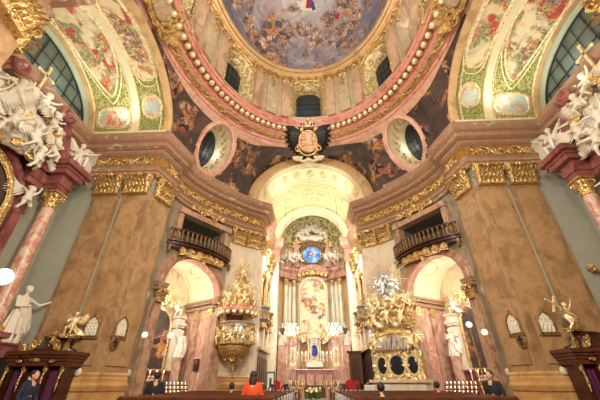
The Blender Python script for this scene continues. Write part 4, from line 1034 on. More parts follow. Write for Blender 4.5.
def wing_mesh(L, mat):
    k = ('wing', round(L, 2), mat.name)
    if k in FM: return FM[k]
    mm = M(); n = 11
    for i in range(n):
        f = i/(n-1); a = .9-1.75*f; l = L*(.55+.5*math.sin(PI*(.15+.75*(1-f)))); b = Vector((L*.42*(1-f)**.6+.02, .0, L*.3*(1-f)))
        d = Vector((math.cos(a*.8), 0, math.sin(a)*.9-.15)).normalized()
        mm.tube([b, b+d*l*.5+Vector((0, .03, 0)), b+d*l], [L*.05, L*.065, L*.012], 5)
    mm.tube([(0, 0, 0), (L*.2, 0, L*.22), (L*.45, 0, L*.36)], [L*.08, L*.1, L*.04], 6)
    FM[k] = mm.mesh('wing', mat); return FM[k]
def wings(par, L, mat, z=.85, y=.12, sp=.5, sc=1):
    for s in (-1, 1):
        o = meshobj('wing', wing_mesh(L, mat), par); o.matrix_basis = T(s*.06*sc, y*sc, z*sc) @ RZ(s*sp) @ SC(s, 1, 1)
def statue(name, me, label, cat, loc, rz=0, sc=1, wing=None, mat=None, group=None, rx=0, ry=0, plinth=None):
    if not wing and not plinth:
        o = meshobj(name, me); o.location = loc; o.rotation_euler = (rx, ry, rz); o.scale = (sc,)*3; return tag(o, label, cat, group)
    t = thing(name, label, cat, loc, rz, group, rx, ry); o = meshobj('body', me, t); o.scale = (sc,)*3
    if wing: wings(o, wing, mat or WHITE, {'angel': .85, 'putto': .45, 'saint': 1.4}[name_kind(me)], .1, .45, 1)
    if plinth:
        M().box((0, 0, -plinth[1]/2), (plinth[0], plinth[0]*.8, plinth[1])).box((0, 0, -.03), (plinth[0]*1.12, plinth[0]*.92, .07)).build('plinth', plinth[2], t, False)
    return t
def name_kind(me): return 'putto' if 'putto' in me.name else ('angel' if 'angel' in me.name else 'saint')
def cloud_mesh(pts, mat, name='cloud'):
    mm = M()
    for x, y, z, r in pts: mm.ball((x, y, z), (r*1.2, r*.8, r), 10, 7)
    return remesh(mm, name, mat, .07, 2)
def sunburst(mm, c, r0, r1, n, w=.03, jit=.35, y=0, a0=0, a1=2*PI, seed=1):
    rr = random.Random(seed)
    for i in range(n):
        a = a0+(a1-a0)*i/n; L = r1*(1-jit*rr.random()) if i % 2 else r1*(.72-jit*.3*rr.random())
        mm.tube([(c[0]+r0*math.cos(a), c[1]+y, c[2]+r0*math.sin(a)), (c[0]+L*math.cos(a), c[1]+y, c[2]+L*math.sin(a))], [w, w*.25], 4)
# ---------------------------------------------------------------- side altars in the arms
SDR = {-1: PI/2, 1: -PI/2}
def side_altar(s):
    sd = SD[s]; O = Vector((s*13.05, 8.6, 0)); rz = SDR[s]
    def Wd(x, y, z): v = Matrix.Rotation(rz, 3, 'Z') @ Vector((x, y, 0)); return (O.x+v.x, O.y+v.y, z)
    t = thing('side_altar', 'tall %s side altar of maroon marble with a round-topped painting' % sd, 'altar', tuple(O), rz)
    far = 1 if s < 0 else -1      # local x of the end further from the camera
    b = M(); b.box((0, -.55, 1.4), (7.0, 1.1, 2.8)); b.box((0, -.6, 2.85), (7.3, 1.3, .2)); b.box((0, -.8, .1), (7.6, 1.8, .2))
    for x in (-3.0, 3.0): b.box((x, -.95, 1.45), (1.0, 1.2, 2.9)); b.box((x, -.95, 2.95), (1.2, 1.4, .18))
    b.build('pedestal', MAROON, t, False)
    m2 = M(); m2.box((0, -1.5, .75), (3.2, 1.0, 1.1)); m2.box((0, -1.5, 1.33), (3.4, 1.15, .1)); m2.build('altar_table', MAROON, t, False)
    for x in (-3.0, 3.0): column(t, x, -1.05, 3.05, H(7.7), .3, PINK2, GOLD, .85)
    for x in (-2.45, 2.45): M().box((x, -.2, (3.0+H(7.7))/2), (.42, .24, H(7.7)-3.0)).build('rear_pilaster', MAROON, t, False)
    zb = H(7.7)
    for sg in (-1, 1):
        e = M()
        for (a, c, dd, zz, hh) in ((2.98, -1.0, -.12, zb+.14, .28), (2.98, -1.0, .0, zb+.4, .24), (2.98, -1.0, -.1, zb+.66, .3), (2.98, -1.05, .36, zb+.92, .24), (2.98, -1.05, .5, zb+1.1, .12), (2.98, -1.05, .85, zb+1.3, .26)):
            e.box((sg*a, c, zz), (.8+dd, .8+dd, hh)); e.box((sg*2.45, -.35, zz), (1.3+dd*.6, .6+dd*.8, hh))
        en = e.build('entablature', MAROON, t, False); e = M()
        pts = [(sg*(2.8-1.6*k), -1.1-.3*k, zb+1.5+2.1*math.sin(k*PI/2)**1.4) for k in lin(0, 1, 14)]       # half gable swinging up to the centre
        e.tube(pts, [.15]*15, 6); e.tube([(p[0], p[1]+.1, p[2]-.3) for p in pts], .16, 6)
        e.tube([(sg*(1.3)+q[0], -1.45, zb+3.45+q[2]) for q in spiral((0, 0), .38, 1.5, 20, PI, -sg)], [.14*(1-.5*i/20) for i in range(21)], 7)
        e.build('gable_scroll', MAROON, en)
    # painting in a gilt round-headed frame
    def arch(hw, z0, zs, d, n=20): return [(-hw, d, z0), (hw, d, z0)] + [(hw*math.cos(PI*k), d, zs+hw*math.sin(PI*k)) for k in lin(0, 1, n)]
    zs_ = H(6.35)
    p = M(); q = arch(1.75, 3.4, zs_, -.28); p.add(q, [tuple(range(len(q)))]); pa = p
    f = M(); f.tube(arch(1.82, 3.3, zs_, -.32), .13, 7, closed=True); f.tube(arch(2.02, 3.2, zs_, -.26), .08, 6, closed=True); f.tube(arch(1.68, 3.45, zs_, -.38), .05, 6, closed=True)
    for k in lin(0, 1, 30): f.ball((1.93*math.cos(PI*k), -.34, zs_+1.93*math.sin(PI*k)), .07, 6, 4)
    for sg in (-1, 1):
        for z in lin(3.6, zs_, 16): f.ball((sg*1.93, -.34, z), .07, 6, 4)
    fr = f.build('frame', GOLD, t); pa.build('painting', FIG_D, fr, False)
    r = M(); r.tube([(2.35*math.cos(PI*k), -.2, zs_+2.35*math.sin(PI*k)) for k in lin(0, 1, 24)], .2, 6); r.build('arch_moulding', MAROON, t)
    # gloriole of stucco clouds
    rr = random.Random(5+s); zc = zb+1.75
    pts = []
    for i in range(60):
        a = rr.random()*2*PI; q = rr.random()**.6; x = 1.75*q*math.cos(a); z = zc+1.25*q*math.sin(a); pts.append((x, -.7-.5*rr.random()*(1-q*.5), z, .2+.22*rr.random()))
    for i in range(22): sg = rr.choice((-1, 1)); k = rr.random(); pts.append((sg*(1.3+1.2*k), -.9, zb+1.9-1.0*k+rr.random()*.4, .18+.14*rr.random()))
    cme = cloud_mesh(pts, WHITE, 'cloud'); g = thing('stucco_gloriole', 'white stucco cloud bank with gilt sunburst crowning the %s side altar' % sd, 'sculpture', Wd(0, 0, 0), rz)
    meshobj('cloud', cme, g)
    sb = M(); sunburst(sb, (0, -1.35, zc+.1), .08, .62, 22, .045); sb.ball((0, -1.42, zc+.1), (.15, .08, .15), 8, 6); sb.build('sunburst', GOLDL, g)
    m3 = M(); m3.box((0, 0, .75), (.11, .09, 1.5)); m3.box((0, 0, 1.02), (.78, .09, .11))
    for x, z in ((-.4, 1.02), (.4, 1.02), (0, 1.52)): m3.ball((x, 0, z), (.1, .06, .1), 8, 6)
    c = tag(m3.build('altar_cross', GOLDL), 'gilt cross raised above the %s side altar in front of the lunette window' % sd, 'cross'); c.location = Wd(0, -.9, zb+3.6); c.rotation_euler = (0, 0, rz)
    lv = M()
    for k in range(26): a = rr.random()*2*PI; leaf(lv, T(1.5*math.cos(a), -1.25, zc+1.1*math.sin(a)) @ RY(rr.random()*6), .34, .55, .5)
    lv.build('gilt_leaves', GOLD, g)
    # putti & cherubs around
    pl = [(.95, -1.45, zc+.7, .5, 0), (-.95, -1.45, zc+.6, -.4, 1), (.45, -1.6, zc-.6, .2, 1), (-.6, -1.6, zc-.75, -.6, 0), (1.6, -1.4, zc-.35, .8, 0), (-1.6, -1.4, zc-.3, -.7, 1), (.3, -1.3, zc+1.25, 0, 0), (1.15, -1.4, zc-1.15, .4, 1), (-1.2, -1.45, zc-1.2, .1, 0), (1.75, -1.15, zc+.35, .3, 1), (-1.75, -1.15, zc+.4, -.2, 0)]
    where = ['upper curve on the choir side', 'upper curve on the entrance side', 'just below the sunburst', 'lower cloud on the entrance side', 'rim on the choir side', 'rim on the entrance side', 'at the foot of the cross', 'lowest cloud on the choir side', 'lowest cloud on the entrance side', 'outer edge on the choir side', 'outer edge on the entrance side']
    for i, (x, y, z, r_, v) in enumerate(pl):
        if s > 0: x = -x
        if i % 3 == 2:
            statue('stucco_angel', nude(v, WHITE), 'white stucco angel on the %s side altar clouds, %s' % (sd, where[i]), 'sculpture', Wd(x, y, z-.5), rz+r_, .95, .75)
        else: statue('stucco_putto', putto(v, WHITE), 'white stucco putto on the %s side altar clouds, %s' % (sd, where[i]), 'sculpture', Wd(x, y, z-.3), rz+r_, 1.35, .5)
    an = statue('stucco_angel', nude(0, WHITE), 'large white angel with spread wings seated on the far end of the %s altar entablature' % sd, 'sculpture', Wd(far*3.0, -1.25, zb+1.48), rz-far*.3, 1.2, 1.75, plinth=None)
    statue('stucco_putto', putto(1, WHITE), 'white putto hanging beside the frame of the %s side altar painting' % sd, 'sculpture', Wd(far*2.15, -.75, H(6.6)), rz, 1.3, .5)
    for sg in (-1, 1):
        x, y, z = Wd(sg*3.62, -1.35, 3.05)
        nearfar = 'far' if sg == far else 'near'
        if sg == far: statue('marble_saint', saint(0 if s < 0 else 3, 'saint', WHITE), 'white robed saint gesturing at the far side of the %s side altar' % sd, 'statue', (x, y, z-.35), rz, 1.18, plinth=(.8, .5, MAROON))
for s in (-1, 1): side_altar(s)
# flood lamp globe at the left edge
t = thing('globe_lamp', 'bright white glass globe lamp at the left edge', 'lamp', (-7.5, 7.0, 0))
M().lathe([(.22, 0), (.2, .05), (.05, .12), (.03, .3), (.025, 3.5), (.05, 3.52)], 12).build('stand', IRON, t); M().ball((0, 0, 3.64), .19, 18, 12).build('globe', GLOBE, t)
# ---------------------------------------------------------------- confessionals with gilt groups
def confessional(s):
    sd = SD[s]; x0, y0 = s*10.0, 12.5; t = thing('confessional', 'carved dark wooden confessional with gilding against the %s pier' % sd, 'confessional', (x0, y0, 0), 0); t.scale = (.8, .8, .88)
    w2 = 1.32; mm = M()
    mm.box((0, .3, 1.2), (2.2, .6, 2.4)); mm.box((0, -.1, .12), (2.8, 1.2, .24))
    for x in (-1.28, -.5, .5, 1.28): mm.box((x, -.42, 1.25), (.16, .34, 2.1)); mm.box((x, -.45, .4), (.22, .4, .5))
    for x in (-1.2, 1.2): mm.box((x, -.05, 1.25), (.08, .8, 2.1))
    mm.build('case', WOOD, t, False)
    pf = [(0, 2.2), (.08, 2.24), (.08, 2.4), (.16, 2.44), (.2, 2.56), (.3, 2.6), (.32, 2.7), (0, 2.76)]
    q = M()
    for dd, z, hh in ((0, 2.3, .2), (.1, 2.44, .12), (.22, 2.56, .12), (.36, 2.68, .14)): q.box((0, -.05, z), (2.7+dd, 1.1+dd, hh)); q.box((0, -.35, z), (1.0+dd, .8+dd, hh))
    q.build('cornice', WOODR, t, False)
    r = M(); prof = [(1.0, 2.74), (.98, 2.85), (.7, 2.95), (.52, 3.1), (.46, 3.25), (.5, 3.3), (.5, 3.38), (.3, 3.42)]
    r.lathe([(a, z) for a, z in prof], 20, (0, 0, 0), 0, None, 1.2, .5); r.build('roof', WOOD, t)
    for sg in (-1, 1):
        g = M(); g.tube([(sg*.62+k[0], -.55, 2.95+k[2]) for k in spiral((0, 0), .2, 1.4, 12, PI/2, sg)], .045, 6); leaf(g, T(sg*.62, -.55, 2.76) @ RY(sg*.4), .3, .4, .5); leaf(g, T(sg*.4, -.5, 3.0), .24, .3, .5); g.build('roof_scroll', GOLD, t)
        leaf(g := M(), T(sg*1.0, -.55, 2.76) @ RY(sg*.4), .34, .44, .5); g.build('corner_finial', GOLD, t)
        for x in (1.28, .5):
            g = M(); leaf(g, T(sg*x, -.6, 1.95), .2, .32, .6); g.tube([(sg*x, -.62, 2.0), (sg*x, -.64, 1.6), (sg*x, -.61, 1.3)], [.03, .05, .01], 5); g.build('gilt_pendant', GOLD, t)
        M().tube([(sg*.75+.3*k[0], -.72, 2.36+.1*k[2]) for k in spiral((0, 0), .5, 1.3, 10, 0, sg)], .03, 5).build('gilt_scroll', GOLD, t)
    M().ball((0, -.78, 2.42), (.3, .05, .09), 8, 5).build('gilt_boss', GOLD, t)
    for i, sg in enumerate((-1, 1)):
        m3 = M(); us = lin(-.33, .33, 14); m3.grid(lambda u, v: (sg*.89+u, -.3+.05*math.sin(u*42), v), us, [.3, 2.1]); m3.build('curtain', PURPLE, t, label='purple side curtain')
    m3 = M(); m3.box((0, -.4, .7), (.84, .08, 1.0)); m3.box((0, -.3, 1.6), (.84, .04, .9)); m3.box((0, -.45, 1.22), (.9, .14, .06)); m3.build('half_door', WOODR, t, False)
    n = tag(M().box((0, 0, 0), (.3, .012, .22)).build('paper_notice', PAPER, None, False), 'white paper notice pinned on the %s confessional' % sd, 'notice'); n.location = (x0, y0-.4, 1.62); n.rotation_euler = (0, .0, .0)
    if s < 0:
        statue('gilt_figure_group', nude(0, GOLDL), 'gilt seated figure group on top of the left confessional', 'sculpture', (x0+.55, y0-.1, 3.02), .3, .66, .5, GOLDL, plinth=(.5, .12, GOLD))
        statue('gilt_putto', putto(1, GOLD), 'small gilt putto beside the seated group on the left confessional', 'sculpture', (x0+.1, y0-.25, 2.62), -.5, .7)
    else:
        t2 = statue('gilt_figure_group', nude(1, GOLDL), 'gilt figure grasping a slanting cross on top of the right confessional', 'sculpture', (x0-.45, y0-.1, 3.12), .3, .7, plinth=(.45, .12, GOLD))
        c = M(); d = Vector((-.85, 0, .42)).normalized(); a = Vector((.25, -.14, .35))
        c.tube([a, a+d*1.35], .045, 4); p = a+d*.98; u = Vector((.42, 0, .85)).normalized(); c.tube([p-u*.33, p+u*.33], .045, 4); c.build('cross', GOLDL, t2)
        statue('gilt_putto', putto(0, GOLD), 'small gilt putto below the cross figure on the right confessional', 'sculpture', (x0+.5, y0-.25, 2.6), .5, .7)
for s in (-1, 1): confessional(s)
# ---------------------------------------------------------------- stone tablets, medallions, wall plates on the corner piers
for s in (-1, 1):
    for j, (x, y0, z) in enumerate(((9.04, 13.2-.24, 3.37), (8.2, 0, 3.42))):
        if j == 1:
            a, b = Vector(PIER[0]), Vector(PIER[1]); d = (b-a).normalized(); p = a+d*.4; px, py = p.x+d.y*.22, p.y-d.x*.22; ang = math.atan2(d.y, d.x) if s < 0 else math.atan2(-d.y, d.x)
            loc = (px if s < 0 else -px, py, z)
        else: loc = (s*x, y0, z); ang = 0
        t = thing('relief_tablet', 'pointed stone relief tablet, %s one on the %s corner pier' % (('outer', 'inner')[j], SD[s]), 'relief', loc, ang)
        ol = [(-.3, -.34), (.3, -.34), (.3, .12), (.2, .3), (0, .46), (-.2, .3), (-.3, .12)]
        f = M(); f.tube([(x_, -.02, z_) for x_, z_ in ol], .045, 6, closed=True); f.ball((0, -.02, .5), .06, 6, 5); f.box((0, 0, -.4), (.74, .1, .07)); fr = f.build('frame', BRONZ, t)
        f = M(); f.prism([(a_*.95, b_*.95) for a_, b_ in ol], -.01, .04); rr = random.Random(j+s)
        for k in range(9): f.ball((-.2+.05*k, -.02, -.1+.12*math.sin(k*2.1)), (.05, .05, .14), 7, 5); f.ball((-.2+.05*k, -.04, .07+.12*math.sin(k*2.1)), .035, 6, 5)
        f.build('relief', WHITE, fr)
    a, b = Vector(PIER[0]), Vector(PIER[1]); d = (b-a).normalized()
    t = thing('cross_medallion', 'dark oval medallion with a cross below the tablets on the %s corner pier' % SD[s], 'medallion', ((a+d*.24).x*-s+s*-d.y*.22, (a+d*.24).y-d.x*.22, 2.82), s*-math.atan2(d.y, d.x))
    f = M(); f.lathe([(0, 0), (.2, 0), (.22, .04), (.18, .06)], 20, (0, 0, 0), 0, RX(PI/2) @ SC(1, 1.35, 1)); f.build('disc', BRONZ, t)
    f = M(); f.box((0, -.07, 0), (.05, .04, .34)); f.box((0, -.07, .03), (.22, .04, .05)); f.build('cross', IRON, t)
    t = thing('wall_candle_plate', 'small round white holder low on the %s corner pier' % SD[s], 'sconce', (s*9.0, 12.96, 1.78), 0)
    f = M(); f.lathe([(0, 0), (.13, 0), (.14, .03), (.1, .06), (0, .07)], 16, (0, 0, 0), 0, RX(PI/2)); f.build('plate', WHITE, t); M().tube([(0, -.05, 0), (.2*s, -.14, .02), (.32*s, -.14, .02)], .02, 6).build('arm', GOLD, t)
    t = thing('wall_candle_plate', 'small round holder beside the chapel arch on the %s side' % SD[s], 'sconce', (s*8.1, 14.9, 1.8), s*-1.2)
    f = M(); f.lathe([(0, 0), (.12, 0), (.13, .03), (0, .06)], 16, (0, 0, 0), 0, RX(PI/2)); f.build('plate', WHITE, t)
t = thing('wall_sconce', 'gilt sceptre-shaped sconce on the grey wall above the right confessional', 'sconce', (12.1, 13.05, 5.2), 0, None, 0, -.7)
f = M(); f.tube([(0, -.1, -.8), (0, -.1, .35)], .035, 6); f.build('staff', BRONZ, t)
f = M(); f.lathe([(.04, .3), (.16, .36), (.1, .46), (.18, .52), (.04, .7)], 12, (0, -.1, 0)); f.build('crown', GOLD, t)
# ---------------------------------------------------------------- pulpit
def pulpit():
    rz = math.radians(32); t = thing('pulpit', 'gilded baroque pulpit with canopy mounted on the pale pier left of the choir', 'pulpit', (-4.55, 19.15, 0), rz)
    z0 = 2.25   # bowl foot
    b = M(); b.lathe([(0, -.1), (.08, -.02), (.1, .1), (.3, .2), (.62, .38), (.86, .66), (.92, .95)], 24, (0, 0, z0), 0, None, 1, 1, .05, 8); b.build('bowl', GOLDD, t)
    g = M()
    for k in range(8): a = k*PI/4+.2; leaf(g, T(.9*math.cos(a), .9*math.sin(a), z0+1.0) @ RZ(a+PI/2) @ RX(PI+.5), .5, .8, .02)
    for k in range(6): a = k*PI/3; g.tube([(.5*math.cos(a)+.2*q[0]*math.sin(a), .5*math.sin(a)-.2*q[0]*math.cos(a), z0+.3+.2*q[2]) for q in spiral((0, 0), 1, 1.3, 10)], .04, 5)
    g.ball((0, 0, z0-.16), (.1, .1, .14), 8, 6); g.build('bowl_leaves', GOLD, t)
    b = M(); b.lathe([(.8, 0), (.98, .04), (1.02, .14), (.9, .2), (.86, .3), (.98, .6), (.9, .95), (.84, 1.05), (.98, 1.1), (1.04, 1.2), (1.0, 1.26), (.8, 1.26)], 26, (0, 0, z0+.95)); b.build('parapet', SILV, t)
    g = M()
    for k in range(9):
        a = k*2*PI/9; c, s_ = math.cos(a), math.sin(a); X = T(.98*c, .98*s_, z0+1.0) @ RZ(a+PI/2)
        leaf(g, X, .34, .55, .4); g.tube([X @ Vector((q[0], -.06, .55+q[2])) for q in spiral((0, 0), .24, 1.5, 14, PI/2, 1 if k % 2 else -1)], .05, 6)
        g.tube([X @ Vector(p) for p in ((.3, -.02, 0), (.34, -.1, .3), (.3, -.02, .6), (.34, -.1, .95))], [.06, .09, .06, .08], 6); g.ball(X @ Vector((0, -.04, .98)), (.12, .12, .1), 7, 5)
    g.lathe([(1.02, 0), (1.08, .05), (1.02, .1)], 26, (0, 0, z0+1.0)); g.lathe([(1.04, 0), (1.1, .04), (1.04, .08)], 26, (0, 0, z0+2.1)); g.build('parapet_reliefs', GOLD, t)
    for k, (a, v) in enumerate(((-2.2, 0), (-1.5, 1), (-.8, 0))):
        o = meshobj('relief_cherub', putto(v, GOLDL), t); o.location = (1.02*math.cos(a), 1.02*math.sin(a), z0+1.15); o.rotation_euler = (0, 0, a+PI/2); o.scale = (.8,)*3
    b = M(); b.box((0, .75, z0+3.15), (1.3, .16, 2.1)); b.box((0, .6, z0+3.0), (.8, .1, 1.7)); b.build('back_panel', MAROON, t, False)
    g = M()
    for sg in (-1, 1):
        g.tube([(sg*.66, .58, z0+2.2+2*k) for k in lin(0, 1, 6)], [.07, .12, .06, .1, .06, .12, .08], 7); leaf(g, T(sg*.7, .55, z0+2.3), .4, .7, .5); leaf(g, T(sg*.7, .55, z0+3.2), .4, .7, .5)
        g.tube([(sg*.82+q[0], .55, z0+2.9+q[2]) for q in spiral((0, 0), .3, 1.4, 12, PI/2, sg)], .06, 6)
    g.build('back_scrolls', GOLD, t)
    zc = H(3.85)-.25   # canopy
    b = M(); b.lathe([(0, .1), (.9, .12), (1.0, 0), (1.12, .04), (1.16, .16), (1.08, .24), (1.14, .3), (.9, .42), (.6, .52), (0, .6)], 28, (0, 0, zc)); b.build('canopy', PINKP, t)
    g = M()
    for k in range(18): a = k*2*PI/18; g.ball((1.12*math.cos(a), 1.12*math.sin(a), zc-.06), (.13, .13, .13), 8, 6); g.ball((1.14*math.cos(a+.17), 1.14*math.sin(a+.17), zc+.22), .06, 6, 4)
    g.build('tassel_fringe', GOLDL, t); 
    s_ = M(); sunburst(s_, (0, 0, 0), .05, .5, 14, .03, .2, 0); s_.build('canopy_soffit_rays', GOLDL, t).matrix_basis = T(0, 0, zc-.02) @ RX(PI/2)
    g = M(); rr = random.Random(3)
    for k in range(14):
        a = k*2*PI/14; r_ = .95; X = T(r_*math.cos(a), r_*math.sin(a), zc+.3) @ RZ(a+PI/2); leaf(g, X, .36, .6, .5)
        g.tube([X @ Vector((q[0], .1, .35+q[2])) for q in spiral((0, 0), .22, 1.4, 12, PI/2, 1 if k % 2 else -1)], .05, 6)
    g.lathe([(.75, .4), (.55, .7), (.5, 1.0), (.62, 1.15), (.4, 1.35), (.34, 1.9), (.24, 2.4), (.12, 2.9), (0, 3.0)], 14, (0, 0, zc), 0, None, 1, 1, .16, 7)
    for k in range(12): a = k*PI/6; zz = zc+.8+.11*k; leaf(g, T(.5*(1-k*.04)*math.cos(a*5), .5*(1-k*.04)*math.sin(a*5), zz) @ RZ(a*5+PI/2), .34, .5, .5)
    g.build('crown_mount', GOLD, t)
    def W(x, y, z): c, s2 = math.cos(rz), math.sin(rz); return (-4.55+x*c-y*s2, 19.15+x*s2+y*c, z)
    sp = [(0, -.85, zc+.5, 0, 0, 'front centre of the rim'), (.8, -.35, zc+.45, .6, 1, 'right end of the rim'), (-.8, -.35, zc+.45, -.6, 0, 'left end of the rim'), (.45, -.5, zc+1.15, .3, 0, 'right of the crown mount'), (-.45, -.5, zc+1.15, -.3, 1, 'left of the crown mount'), (0, -.35, zc+2.0, 0, 1, 'just under the sunburst')]
    for i, (x, y, z, r_, v, lab) in enumerate(sp):
        if i in (1, 2, 5): statue('gilt_angel', nude(v, GOLDL), 'gilt angel on the pulpit canopy, %s' % lab, 'sculpture', W(x, y, z), rz+r_, .72, .6, GOLDL)
        else: statue('gilt_putto', putto(v, GOLDL), 'gilt putto on the pulpit canopy, %s' % lab, 'sculpture', W(x, y, z), rz+r_, 1.0, .4, GOLDL)
    s_ = M(); sunburst(s_, (0, 0, 0), .08, .62, 26, .035, .4, 0); s_.ball((0, -.03, 0), (.13, .08, .13), 8, 6); o = s_.build('sunburst', GOLDL, t); o.location = (0, -.25, zc+3.1)
pulpit()
# ---------------------------------------------------------------- gilded saint monument on the right choir pier
def monument():
    rz = math.radians(-34); C = (4.5, 19.0); t = thing('saint_monument', 'gilded saint monument with silver clouds, bridge and sunburst right of the choir', 'monument', (*C, 0), rz); t.scale = (.93, .93, .955)
    b = M(); b.box((0, .35, .75), (3.1, 1.2, 1.5)); b.box((0, .2, 1.55), (3.3, 1.3, .14)); b.build('altar_table', CREAMW, t, False)
    b = M(); b.box((0, .45, 2.35), (2.9, .7, 1.45)); b.build('relic_case', GOLD, t, False)
    for x, w_ in ((0, .46), (-.93, .3), (.93, .3)):
        f = M(); f.ball((x, .08, 2.32), (w_, .06, .5 if w_ > .4 else .44), 20, 10); gl = f
        f = M(); f.tube([(x+(w_+.05)*math.cos(a), .05, 2.32+(.55 if w_ > .4 else .49)*math.sin(a)) for a in lin(0, 2*PI, 24)[:-1]], .07, 6, closed=True)
        for k in range(8): a = k*PI/4; leaf(f, T(x+(w_+.08)*math.cos(a), .04, 2.32+.58*math.sin(a)) @ RY(PI/2-a), .18, .26, .4)
        gl.build('oval_glass', MIRR, f.build('oval_frame', GOLDL, t), label='dark oval glass')
    for sg in (-1, 1):
        for zz in (1.75, 2.9): g = M(); g.tube([(sg*1.35+q[0], .05, zz+q[2]) for q in spiral((0, 0), .24, 1.5, 14, PI/2, sg)], .05, 6); leaf(g, T(sg*1.2, .05, zz-.1) @ RY(sg*.5), .3, .4, .4); g.build('case_scroll', GOLDL, t)
    # bridge arch, balustrade and water
    b = M(); pts = [(x, 0, 3.15+1.0*math.sqrt(max(0, 1-(x/1.5)**2))) for x in lin(-1.45, 1.45, 20)]
    b.tube(pts, .2, 7); b.tube([(x, -.2, z-.14) for x, _, z in pts], .08, 6)
    b.build('bridge', GOLD, t)
    w_ = M()
    for i in range(14): x = -1.1+.17*i; w_.tube([(x, -.05-.12*math.sin(i), 4.0-.25*abs(x)), (x+.06*math.sin(i*3), -.32, 3.5), (x-.05, -.3, 3.12)], [.05, .09, .06], 6)
    w_.build('water_fall', SILV, t)
    rr = random.Random(11); pts = []
    for k in range(46): a = rr.random()*2*PI; q = rr.random()**.6; pts.append((.05+.7*q*math.cos(a), .1-.35*rr.random(), 6.6+.85*q*math.sin(a), .1+.13*rr.random()))
    meshobj('silver_cloud', cloud_mesh(pts, SILV, 'silver_cloud'), t)
    pts = [(-1.3+.22*k+.1*rr.random(), .05, 5.0+.45*math.sin(k*1.7)+.25*rr.random(), .13+.15*rr.random()) for k in range(13)]
    meshobj('silver_cloud', cloud_mesh(pts, GOLD, 'gilt_cloud'), t, label='gilt lower cloud')
    s_ = M(); sunburst(s_, (.0, .1, 7.3), .3, 1.9, 44, .045, .45, 0); s_.build('sunburst', GOLDL, t); s_ = M(); sunburst(s_, (.0, -.1, 6.9), .5, 1.45, 40, .05, .5, 0, 0, 2*PI, 5); s_.build('silver_rays', SILV, t)
    s_ = M(); sunburst(s_, (.0, -.3, 7.4), .05, .6, 16, .04, .3, 0); s_.ball((0, -.35, 7.4), (.16, .1, .16), 8, 6); s_.build('star_burst', SILV, t)
    g = M()
    for k in range(24):
        a = rr.random()*2*PI; x, z = 1.45*math.cos(a)*(.6+.4*rr.random()), 4.7+1.5*math.sin(a)*rr.random(); leaf(g, T(x, -.1, z) @ RY(rr.random()*6), .35, .55, .5)
        if k % 2: g.tube([(x+q[0], -.15, z+q[2]) for q in spiral((0, 0), .26, 1.4, 12, rr.random()*6, rr.choice((-1, 1)))], .055, 6)
    g.build('gilt_foliage', GOLD, t)
    def W(x, y, z): c, s2 = math.cos(rz), math.sin(rz); x *= .93; y *= .93; return (C[0]+x*c-y*s2, C[1]+x*s2+y*c, z*.955)
    fs = [(nude, 0, 0, -.55, 4.35, .1, .9, 'falling saint at the middle of the bridge'), (nude, 1, -.9, -.45, 4.3, -.5, .8, 'attacker at the left of the bridge'), (nude, 1, .85, -.45, 4.4, .7, .8, 'attacker at the right of the bridge'),
          (putto, 0, -1.1, -.3, 3.15, -.4, 1.2, 'at the left foot of the bridge'), (putto, 1, 1.1, -.3, 3.15, .4, 1.2, 'at the right foot of the bridge'), (putto, 1, .5, -.4, 5.35, .3, 1.1, 'right side under the silver cloud'), (putto, 0, -.5, -.4, 5.3, -.3, 1.1, 'left side under the silver cloud'),
          (nude, 0, 1.15, -.2, 5.3, .8, .8, 'perched right of the cloud'), (nude, 1, -1.2, -.2, 5.4, -.8, .8, 'perched left of the cloud')]
    for i, (fn, v, x, y, z, r_, sc_, lab) in enumerate(fs):
        nm = 'gilt_putto' if fn is putto else 'gilt_figure'
        statue(nm, fn(v, GOLDL), 'gilt %s of the saint monument, %s' % ('putto' if fn is putto else 'figure', lab), 'sculpture', W(x, y, z), rz+r_, sc_, .5 if fn is putto else (.7 if i > 6 else None), GOLDL)
    for i, (fn, v, x, z) in enumerate(((putto, 0, .35, 6.9), (putto, 1, -.45, 6.7), (nude, 0, 0, 6.1))):
        statue('silver_putto' if fn is putto else 'silver_figure', fn(v, SILV), 'silver %s in the cloud of the saint monument, %s' % (('putto', 'figure')[i == 2], ('upper right', 'upper left', 'centre')[i]), 'sculpture', W(x, -.5, z), rz, .9)
monument()
